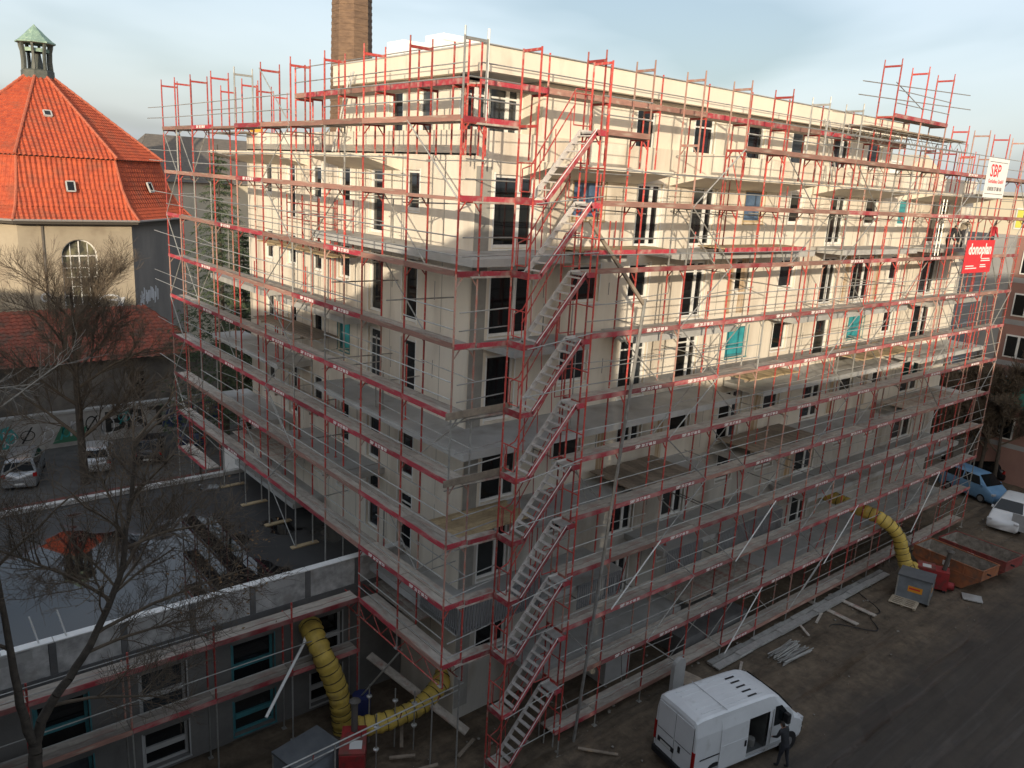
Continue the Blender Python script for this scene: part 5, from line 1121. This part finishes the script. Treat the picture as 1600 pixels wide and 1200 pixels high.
def skylight(i,s,tt,lower=True,wd=.55,hh=.75):
    A_,B_,C_,D_ = (octp(prof[1][0],prof[1][1],i),octp(prof[1][0],prof[1][1],i+1),octp(prof[3][0],prof[3][1],i+1),octp(prof[3][0],prof[3][1],i)) if lower else (octp(AP-1.1,16.45,i),octp(AP-1.1,16.45,i+1),octp(.95,22.5,i+1),octp(.95,22.5,i))
    e = (B_-A_).normalized(); nrm = e.cross(D_-A_).normalized(); nrm = nrm if nrm.z > 0 else -nrm; upv = nrm.cross(e); upv = upv if upv.z > 0 else -upv
    c = A_.lerp(B_,s)+upv*tt+nrm*.12
    fr = MB(); 
    for d0,d1 in ((-1,-1),(1,1)): fr.beam(c+e*(d0*wd/2)-upv*hh/2,c+e*(d0*wd/2)+upv*hh/2,.09,.14,tuple(nrm)); fr.beam(c+upv*(d0*hh/2)-e*wd/2,c+upv*(d0*hh/2)+e*wd/2,.09,.14,tuple(nrm))
    f0 = build(fr,'skylight',M_conc,hall); build(MB().poly(c-e*wd/2-upv*hh/2+nrm*.03,c+e*wd/2-upv*hh/2+nrm*.03,c+e*wd/2+upv*hh/2+nrm*.03,c-e*wd/2+upv*hh/2+nrm*.03),'pane',M_glass,f0)
skylight(0,.49,1.55); skylight(1,.52,1.6); skylight(0,.44,4.8,False,.5,.6)
for s in (.36,.42,.47): 
    pass
# lantern
lan = MB()
lb = build(MB().lathe([(1.25,22.2),(1.2,22.45),(1.2,22.95),(1.05,23.05)],(CX,CY,0),8,math.pi/8),'lantern_base',M_lantern,hall)
for i in range(8):
    t = math.pi/8+i*math.pi/4; c_,s_ = math.cos(t),math.sin(t)
    mb = MB()
    for (r0,z0),(r1,z1) in zip([(1.02,23.0),(.98,23.7),(1.02,24.4),(1.12,24.8)],[(.98,23.7),(1.02,24.4),(1.12,24.8),(1.12,25.0)]): mb.beam((CX+r0*c_,CY+r0*s_,z0),(CX+r1*c_,CY+r1*s_,z1),.17,.22,(c_,s_,0))
    build(mb,'lantern_post',M_lantern,lb)
build(MB().lathe([(.98,24.35),(1.0,24.62),(.9,24.62),(.9,24.35)],(CX,CY,0),8,math.pi/8),'lantern_frieze',M_copper,lb)
build(MB().lathe([(.62,22.9),(.5,23.0),(.3,24.3),(.6,24.6)],(CX,CY,0),8,math.pi/8),'lantern_core',M_lantern,lb)
build(MB().lathe([(1.25,24.95),(1.45,25.0),(1.45,25.1),(1.25,25.22),(.72,25.7),(.5,25.95),(.42,26.02),(.12,26.3),(.03,26.42)],(CX,CY,0),8,math.pi/8),'lantern_roof',M_copper,lb)

# annex, retaining wall, graffiti
annex = thing('annex','low grey annex with dark red hipped roof in front of the octagonal hall','building',(0,43,G))
AX0,AX1,AY0,AZ = -9.5,7.6,42.2,2.7
aw_ = MB()
for a,b in ((AX0,2.4),(3.4,5.4),(6.6,AX1)): aw_.poly((a,AY0,G),(b,AY0,G),(b,AY0,AZ+.5),(a,AY0,AZ+.5))
aw_.poly((2.4,AY0,G),(3.4,AY0,G),(3.4,AY0,-.1),(2.4,AY0,-.1)); aw_.poly((2.4,AY0,1.9),(3.4,AY0,1.9),(3.4,AY0,AZ+.5),(2.4,AY0,AZ+.5)); aw_.poly((5.4,AY0,1.9),(6.6,AY0,1.9),(6.6,AY0,AZ+.5),(5.4,AY0,AZ+.5))
aw_.poly((AX1,AY0,G),(AX1,50,G),(AX1,50,AZ+.5),(AX1,AY0,AZ+.5)); build(aw_,'wall',M_stone,annex)
wf = MB().box((2.4,AY0+.15,-.1),(3.4,AY0+.2,1.9)); f0 = build(wf,'window',M_glass,annex); mb = MB()
for x in (2.4,2.72,3.05,3.36): mb.box((x-.02,AY0+.08,-.1),(x+.04,AY0+.13,1.9))
for z in (.4,.9,1.4): mb.box((2.4,AY0+.085,z-.02),(3.4,AY0+.125,z+.02))
build(mb,'bars',M_slate,f0)
build(MB().box((5.4,AY0+.1,G),(6.6,AY0+.16,1.9)),'door',mat('grey_door',(.26,.26,.25),(.2,.2,.19),.7,scale=2),annex)
mb = MB(); tiled(mb,V((AX0-.4,AY0-.5,AZ+.3)),V((AX1+.5,AY0-.5,AZ+.3)),V((AX1-2.2,48.6,5.6)),V((AX0-.4,48.6,5.6)),.45,.5); build(mb,'roof',M_tiled,annex)
build(MB().poly((AX1+.5,AY0-.5,AZ+.3),(AX1+.5,50,AZ+.3),(AX1-2.2,50,5.6),(AX1-2.2,48.6,5.6)),'roof',M_tiled,annex)
ret = thing('retaining_wall','grey retaining wall with graffiti behind the parked cars','wall',(0,41.1,G))
build(MB().box((-22,41.0,G),(8.6,41.35,-.2)),'wall',M_grafw,ret); build(MB().box((-22,40.94,-.197),(8.7,41.4,-.05)),'coping',M_conc,ret)
lt = link('graffiti',text_mesh('BRT',2.0,M_graf3,.05),ret,V((2.4,40.99,-1.25))); lt.rotation_euler = ROT_R; lt.scale = (1.25,1,1)
mb = MB(); 
def gring(mb,c,r,t,n=22,zs=1):
    for i in range(n): t0 = 2*math.pi*i/n; t1 = 2*math.pi*(i+1)/n; mb.beam(c+V((r*math.cos(t0),0,zs*r*math.sin(t0))),c+V((r*math.cos(t1),0,zs*r*math.sin(t1))),.012,t,(0,0,1) if False else (0,1,0)) if False else mb.poly(c+V(((r-t)*math.cos(t0),0,zs*(r-t)*math.sin(t0))),c+V((r*math.cos(t0),0,zs*r*math.sin(t0))),c+V((r*math.cos(t1),0,zs*r*math.sin(t1))),c+V(((r-t)*math.cos(t1),0,zs*(r-t)*math.sin(t1))))
    return mb
build(MB().poly((4.0,40.992,-2.05),(4.9,40.992,-2.25),(6.6,40.992,-2.1),(8.3,40.992,-1.9),(8.4,40.992,-.8),(7.4,40.992,-.5),(6.3,40.992,-.65),(5.5,40.992,-.3),(4.5,40.992,-.7)),'graffiti',M_graf2,ret)
mb = gring(MB(),V((5.3,40.985,-1.25)),.82,.1); mb.poly((4.95,40.985,-.95),(5.1,40.985,-.9),(5.2,40.985,-1.2),(5.5,40.985,-1.15),(5.65,40.985,-.8),(5.8,40.985,-.85),(5.65,40.985,-1.6),(5.5,40.985,-1.6),(5.45,40.985,-1.35),(5.15,40.985,-1.4),(5.05,40.985,-1.75),(4.9,40.985,-1.7)); gring(mb,V((4.75,40.985,-.42)),.3,.08)
build(mb,'graffiti',M_graf1,ret)
mb = MB(); mb.poly((6.3,40.984,-.8),(6.55,40.984,-.75),(6.6,40.984,-1.7),(6.4,40.984,-1.75)); mb.poly((6.9,40.984,-.8),(7.8,40.984,-.7),(7.8,40.984,-.9),(7.45,40.984,-.95),(7.4,40.984,-1.7),(7.2,40.984,-1.7),(7.2,40.984,-.95),(6.9,40.984,-1.0)); build(mb,'graffiti',M_graf1,ret)
build(MB().poly((-7.5,40.99,-2.2),(-5.6,40.99,-2.1),(-4.9,40.99,-1.4),(-5.4,40.99,-.6),(-6.6,40.99,-.9),(-7.4,40.99,-.6)),'graffiti',M_graf4,ret)
build(MB().poly((-3.0,40.99,-2.2),(-1.2,40.99,-2.2),(-.8,40.99,-1.2),(-1.6,40.99,-1.5),(-2.4,40.99,-1.0)),'graffiti',mat('graffiti_green',(.05,.16,.10),rough=.7),ret)
rg = random.Random(31)
for k in range(9):
    x = -5.2+k*.95; c_ = V((x+rg.uniform(-.2,.2),40.988,-1.2+rg.uniform(-.35,.35))); mb = gring(MB(),c_,rg.uniform(.25,.5),.07,14,rg.uniform(.7,1.5))
    a_ = rg.uniform(-.5,.5); mb.poly(c_+V((-.4,0,-.5)),c_+V((-.28,0,-.5)),c_+V((.1+a_,0,.55)),c_+V((-.02+a_,0,.55))); build(mb,'graffiti',(M_graf1,M_graf3,M_graf1,M_graf4)[k%4],ret)
# graffiti on the hall above the annex roof
mb = gring(MB(),V((3.3,yw-.01,5.6)),.95,.16,20,.8); mb.poly((3.1,yw-.011,5.9),(4.4,yw-.011,6.1),(4.2,yw-.011,5.5),(3.6,yw-.011,5.0),(3.9,yw-.011,5.75)); mb.poly((2.6,yw-.011,4.7),(4.0,yw-.011,4.8),(4.0,yw-.011,4.6),(2.6,yw-.011,4.5)); build(mb,'graffiti',M_graf1,hall)
for k,(x,z,r) in enumerate(((-1.1,6.3,.35),(-.9,4.7,.5))): build(gring(MB(),V((x,yw-.01,z)),r,.14,16),'graffiti',M_graf1,hall)
p,q = octp(AP+.01,0,1),octp(AP+.01,0,2); e = (q-p).normalized(); mb = MB()
for i in range(14): s = .6+i*.2+rng.uniform(-.05,.05); z = 5.3+rng.uniform(-.2,.4); mb.poly(p+e*s+V((0,0,z)),p+e*(s+.16)+V((0,0,z+.05)),p+e*(s+.22)+V((0,0,z+.9)),p+e*(s+.05)+V((0,0,z+1.0)))
build(mb,'graffiti',M_graf1,hall)
fe = thing('railing_fence','dark iron railing on top of the old wall by the annex door','fence',(6.5,41.2,-.05))
for i in range(16): build(MB().tube((5.6+i*.22,41.15,-.05),(5.6+i*.22,41.15,1.0),.016,n=5),'bar',M_slate,fe)
build(MB().tube((5.5,41.15,.95),(9.0,41.15,.95),.02).tube((5.5,41.15,.1),(9.0,41.15,.1),.02),'rail',M_slate,fe)
# reddish bed and kerb between the low wing and the car park
o = struct(MB().box((-25,29.6,G),(9,31.6,G+.06)),'red_verge',mat('red_leaf_litter',(.17,.055,.045),(.09,.045,.038),.95,scale=1.2,bump=.5,coord='World'))
o = struct(MB().box((-25,29.35,G),(9,29.58,G+.14)),'kerb',M_conc)
o = struct(MB().box((-25,31.62,G),(12,40.9,G+.03)),'car_park',mat('asphalt',(.085,.082,.078),(.055,.053,.051),.8,scale=1.5,bump=.3,bscale=30,coord='World'))

# ------------------------------------------------------------------ neighbours
ch = thing('brick_chimney','tall brown brick chimney rising behind the penthouse','chimney',(29.6,60,G))
mb = MB(); 
mb.lathe([(2.5,G),(2.28,10),(2.05,27),(1.9,36),(1.8,60)],(29.6,60,0),8,math.pi/8); build(mb,'shaft',M_brick,ch)
mb = MB()
for k in range(70):
    z = 12+k*.6; rr = 2.28-.0118*(z-10)+.015 if z < 27 else 2.05-.0135*(z-27)+.015
    if k%1 == 0: mb.lathe([(rr,z),(rr+.006,z+.02),(rr+.006,z+.26),(rr,z+.28)],(29.6,60,0),8,math.pi/8)
build(mb,'brick_courses',M_brick,ch)['kind'] = 'stuff'
pk = thing('apartment_block','salmon and grey apartment block at the right edge with white windows','building',(50,0,G))
build(MB().box((50,-26,G),(64,5.2,14.9)),'wall',M_pink,pk); build(MB().box((50.02,-26,14.9),(64,8.5,17.5)),'top_storey',M_cream,pk); build(MB().box((49.6,-26.2,17.5),(64.3,8.9,17.75)),'roof_edge',M_conc,pk)
build(MB().box((49.97,3.4,G),(50.4,5.22,14.88)),'grey_stair_strip',M_grey,pk)
for k,z in enumerate((12.6,9.7,6.8,3.9,1.0)):
    build(MB().box((49.985,-26,z-.9),(49.998,3.39,z-.55)),'band',M_grey,pk)
    for y in (2.0,-.6,-3.4,-6.4,-9.4):
        f0 = build(MB().box((49.93,y-.85,z-.3),(50.05,y+.85,z+1.3)),'window',M_white,pk)
        for d in (-.42,.42): build(MB().box((49.90,y+d-.33,z-.2),(49.928,y+d+.33,z+1.2)),'pane',M_glass,f0)
for y in (3.2,.6,-2.0,-5.0):
    f0 = build(MB().box((49.95,y-.6,15.3),(50.07,y+.6,16.7)),'window',M_white,pk); build(MB().box((49.92,y-.5,15.4),(49.948,y+.1,16.6)),'pane',M_glass,f0); build(MB().box((49.92,y+.14,15.4),(49.948,y+.5,16.6)),'blind',M_yellowp,f0)
tag(build(MB().box((49.4,-20,3.2),(49.5,4.0,5.0)),'netting',M_net),'green netting strip at the foot of the salmon block','netting')
gb = thing('house','cream gabled house between the new block and the salmon block','house',(53,14,G))
build(MB().box((46,12,G),(60,26,17.4)),'wall',M_cream,gb); build(MB().prism([V((45.5,11.8,17.4)),V((60.5,11.8,17.4)),V((53,11.8,20.3))],(0,14.4,0)),'roof',M_cream,gb)
build(MB().box((48,11.95,14.2),(49.4,11.99,15.8)),'window',M_glass,gb)
wt = thing('roof_hut','white flat topped roof hut beyond the right end of the penthouse','hut',(37,8,17.36)); build(MB().box((34.0,7.0,17.37),(38.6,9.5,19.0)),'wall',M_styro,wt); build(MB().box((33.9,6.9,19.0),(38.7,9.6,19.1)),'roof',M_white,wt)
hs = thing('house','far house with long grey roof behind the left scaffold','house',(20,74,G))
build(MB().box((11,70,G),(40,82,14.6)),'wall',M_cream,hs); build(MB().prism([V((10.4,69.4,14.6)),V((10.4,82.6,14.6)),V((14,76,19.3))],(0,0,.02)).poly((10.4,69.4,14.6),(41,69.4,14.6),(38,76,19.3),(14,76,19.3)).poly((10.4,82.6,14.6),(41,82.6,14.6),(38,76,19.3),(14,76,19.3)),'roof',M_slate,hs)
lh = thing('house','white low house half hidden behind the left scaffold and conifer','house',(13,33,G)); build(MB().box((9.4,29,G),(22,40,5.4)),'wall',M_styro,lh); build(MB().prism([V((9.0,28.6,5.4)),V((22.4,28.6,5.4)),V((22.4,34.5,7.4)),V((9.0,34.5,7.4))],(0,0,.12)),'roof',M_slate,lh)
for x in (11,14): build(MB().box((x,28.95,1.0),(x+1.2,28.99,2.6)),'window',M_glass,lh)
gs = thing('garage','small white shed with dark roof beyond the left scaffold end','shed',(6,28,G)); build(MB().box((4.4,26.6,G),(8.0,30,.0)),'wall',M_styro,gs); build(MB().box((4.1,26.2,.0),(8.3,30.3,.18)),'roof',M_slate,gs); build(MB().box((4.9,26.56,G),(7.2,26.59,-.5)),'gate',M_black,gs)
pinkh = MB()

# ------------------------------------------------------------------ trees
def limb(mb, p, d, L, r0, r1, n, rs, wob=.16, grav=0, sides=5):
    pts = [V(p)]; d = V(d).normalized(); r = r0
    for i in range(n):
        d = (d+V((rs.uniform(-1,1),rs.uniform(-1,1),rs.uniform(-1,1)))*wob+V((0,0,grav))).normalized(); q = pts[-1]+d*(L/n); rr = r0+(r1-r0)*(i+1)/n
        mb.tube(pts[-1],q,r,rr,n=sides,cap=False); pts.append(q); r = rr
    return pts, d
def sprout(mb, pts, r, L, depth, rs, up=.25, ang=.9, dens=1.0, minr=.006):
    if depth == 0: return
    n = max(2,int(len(pts)*dens*rs.uniform(.9,1.4)))
    for _ in range(n):
        f = rs.uniform(.18,1); i = min(len(pts)-2,int(f*(len(pts)-1))); t = f*(len(pts)-1)-i; p = pts[i].lerp(pts[i+1],t); ax = (pts[i+1]-pts[i]).normalized()
        perp = ax.orthogonal().normalized(); perp.rotate(Matrix.Rotation(rs.uniform(0,6.283),3,ax)); d = (ax*math.cos(ang)+perp*math.sin(ang)*rs.uniform(.6,1.2)+V((0,0,up))).normalized()
        l = L*rs.uniform(.55,1.1)*(1.15-.5*f); rr = max(minr,r*rs.uniform(.45,.65)); ns = 4 if depth > 1 else 3
        q,_ = limb(mb,p,d,l,rr,max(minr*.6,rr*.45),ns,rs,.17,.03,4 if rr > .03 else 3); sprout(mb,q,rr*.75,L*.56,depth-1,rs,up,ang,dens,minr)
def bare_tree(label, base, H, r, spread, seed, depth=4, minr=.012, mains=7, bark=None, twig=None, group='bare trees', up=.3):
    rs = random.Random(seed); o = thing('bare_tree',label,'tree',base,group); tk = MB(); br = MB(); base = V(base)
    pts,_ = limb(tk,base-V((0,0,.2)),(0,0,1),H*.8,r,r*.22,12,rs,.035,0,9); build(tk,'trunk',bark or M_bark,o,True)
    for m in range(mains):
        f = .28+.66*m/mains; i = int(f*12); p = pts[min(i,12)]; a = m*2.4+rs.uniform(-.4,.4); d = V((math.cos(a),math.sin(a),.55+.5*f)); rr = r*(.55-.32*f)
        q,_ = limb(br,p,d,spread*(1.15-.55*f),rr,rr*.3,7,rs,.13,.05,6); sprout(br,q,rr*.6,spread*.5,depth-1,rs,up,.75,1.35,minr)
    sprout(br,pts[6:],r*.3,spread*.4,depth-2,rs,up,.6,1.0,minr)
    build(br,'crown',twig or M_twig,o); return o
bare_tree('tall bare tree with straight trunk standing between the parked silver cars',(-2.75,33.2,G),15.5,.27,5.4,21,4,.0085,14)
bare_tree('bare bushy tree at the left edge in front of the old hall',(-9.2,40.2,-.1),9.5,.18,3.6,5,4,.010,9)
bare_tree('bare tree at the far left edge, behind the olive car',(-12.2,36.5,G),11,.22,4.2,8,4,.012,8)
bare_tree('thin bare sapling in the car park, right of the black car',(3.2,30.6,G),6.5,.07,2.0,14,3,.011,6)
for i,(x,y,h) in enumerate(((48.9,4.4,8.6),(49.4,2.6,9.6),(49.2,3.4,8),(49.6,1.6,9),(48.2,6.6,8.5),(46.5,6.2,7.5))):
    bare_tree(('dark bare tree right of the far scaffold end','bare tree at the right edge, tallest of the thicket','small bare tree at the right edge, nearest of the thicket','bare tree deepest in the thicket at the right edge','bare tree of the thicket just beside the scaffold end','low bare tree of the thicket nearest the new block')[i],(x,y,G),h,.16,3.6,40+i,4,.02,8,group='thicket beyond the far scaffold end')
# the big forked tree in the foreground yard
rs = random.Random(77); ft = thing('bare_tree','large forked bare tree in the foreground, in front of the wet roof','tree',(-10.3,1.6,G),'bare trees'); tk = MB(); br = MB()
def chain(mb,pts,r0,r1,n=8):
    pts = [V(p) for p in pts]; out_ = []
    for i in range(len(pts)-1):
        p0,p1,p2,p3 = pts[max(i-1,0)],pts[i],pts[i+1],pts[min(i+2,len(pts)-1)]
        for j in range(4): t = j/4; out_.append(.5*((2*p1)+(p2-p0)*t+(2*p0-5*p1+4*p2-p3)*t*t+(3*p1-p0-3*p2+p3)*t**3)+V((rs.uniform(-.02,.02),rs.uniform(-.02,.02),0)))
    out_.append(pts[-1]); m = len(out_)-1
    for i in range(m): mb.tube(out_[i],out_[i+1],r0+(r1-r0)*i/m,r0+(r1-r0)*(i+1)/m,n=n,cap=False)
    return out_
t0 = chain(tk,[(-10.35,1.6,G-.2),(-10.45,1.7,0),(-10.5,1.8,1.8),(-10.45,2.0,2.9)],.20,.15,10)
tA = chain(tk,[(-10.45,2.0,2.8),(-10.15,2.0,3.7),(-9.6,2.0,4.4),(-8.95,2.05,5.35),(-8.35,2.0,6.7),(-8.12,1.9,8.0),(-7.95,1.9,9.0),(-7.82,1.9,10.2)],.13,.03,9)
tB = chain(tk,[(-10.45,2.0,2.8),(-10.66,2.0,4.1),(-10.72,2.1,5.8),(-10.85,2.3,7.8),(-11.0,2.6,9.6)],.12,.03,9)
build(tk,'trunk',M_bark,ft,True)
for pts,ln in ((tA,2.6),(tB,2.8)): sprout(br,pts[8:],.07,ln,4,rs,.18,.95,.85,.0055)
for a,b in (((-8.95,2.05,5.35),(-5.2,1.7,6.2)),((-9.3,2.0,4.9),(-6.0,2.6,4.6)),((-8.35,2.0,6.7),(-6.6,2.9,8.2)),((-8.6,2.0,6.2),(-11.2,2.2,8.3)),((-10.1,2.0,3.8),(-7.6,1.4,3.4)),((-8.2,2.0,7.4),(-5.9,1.9,7.6)),((-10.7,2.1,5.5),(-12.5,2.6,6.4))):
    a = V(a); b = V(b); q = chain(br,[a,a.lerp(b,.35)+V((0,0,.15)),a.lerp(b,.7)+V((0,0,.1)),b],.05,.014,6); sprout(br,q,.03,1.7,3,rs,.15,.9,1.25,.005)
build(br,'crown',M_twig,ft)
lf = MB()
for _ in range(240):
    p = V((rs.gauss(-5.7,.7),rs.gauss(2.0,.5),rs.gauss(6.2,.75))); d = V((rs.uniform(-1,1),rs.uniform(-1,1),rs.uniform(-1,.2))).normalized()*.07; s = d.orthogonal().normalized()*.025; lf.poly(p,p+d+s,p+d*1.6,p+d-s)
build(lf,'dry_leaves',M_dryleaf,ft)['kind'] = 'stuff'
rs2 = random.Random(4); o = thing('bare_tree','pale birch boughs reaching in from the left edge','tree',(-13.2,3.4,G),'bare trees'); build(MB().tube((-13.6,3.5,G),(-13.2,3.4,12.5),.2,.08,n=9),'trunk',M_birch,o)
for a,b in (((-13.2,3.5,7.8),(-9.6,3.3,9.7)),((-13.0,3.0,9.0),(-8.9,2.8,12.1)),((-12.8,3.3,11.2),(-9.5,3.0,11.5))):
    pb = MB(); a = V(a); b = V(b); q = chain(pb,[a,a.lerp(b,.4)+V((0,0,.12)),a.lerp(b,.75)+V((0,0,.05)),b],.035,.012,5); sprout(pb,q,.016,1.0,2,rs2,.1,.7,.7,.006); build(pb,'bough',M_birch,o)
# conifers behind the left scaffold
def conifer(label, base, H, R_, seed):
    rs = random.Random(seed); o = thing('conifer',label,'tree',base); base = V(base); build(MB().tube(base,base+V((0,0,H)),.25,.03,n=8),'trunk',M_bark,o); mb = MB()
    for lv in range(46):
        f = lv/46; z = H*(.12+.87*f); rad = R_*(1-f)**.85*rs.uniform(.75,1.1)+.15
        for k in range(int(5+9*(1-f))):
            a = rs.uniform(0,6.283); e = V((math.cos(a),math.sin(a),0)); p0 = base+V((0,0,z))
            n = 7
            for j in range(n):
                t = (j+.6)/n; c = p0+e*rad*t+V((0,0,-rad*.32*t*t+.1*rad*t)); 
                for q in range(6):
                    s = (e*.7+V((rs.uniform(-1,1),rs.uniform(-1,1),rs.uniform(-.9,.1)))).normalized()*rs.uniform(.16,.42); w_ = s.orthogonal().normalized()*.028; mb.poly(c,c+s*.6+w_,c+s,c+s*.6-w_)
    build(mb,'crown',M_needle,o)
conifer('dark green conifer behind the upper left scaffold',(6.6,35.2,G),20.3,4.6,3)
conifer('second conifer, shorter, behind the left scaffold end',(9.2,38,G),15,2.2,4)
# people of the lower walkway etc. are not visible in the photograph
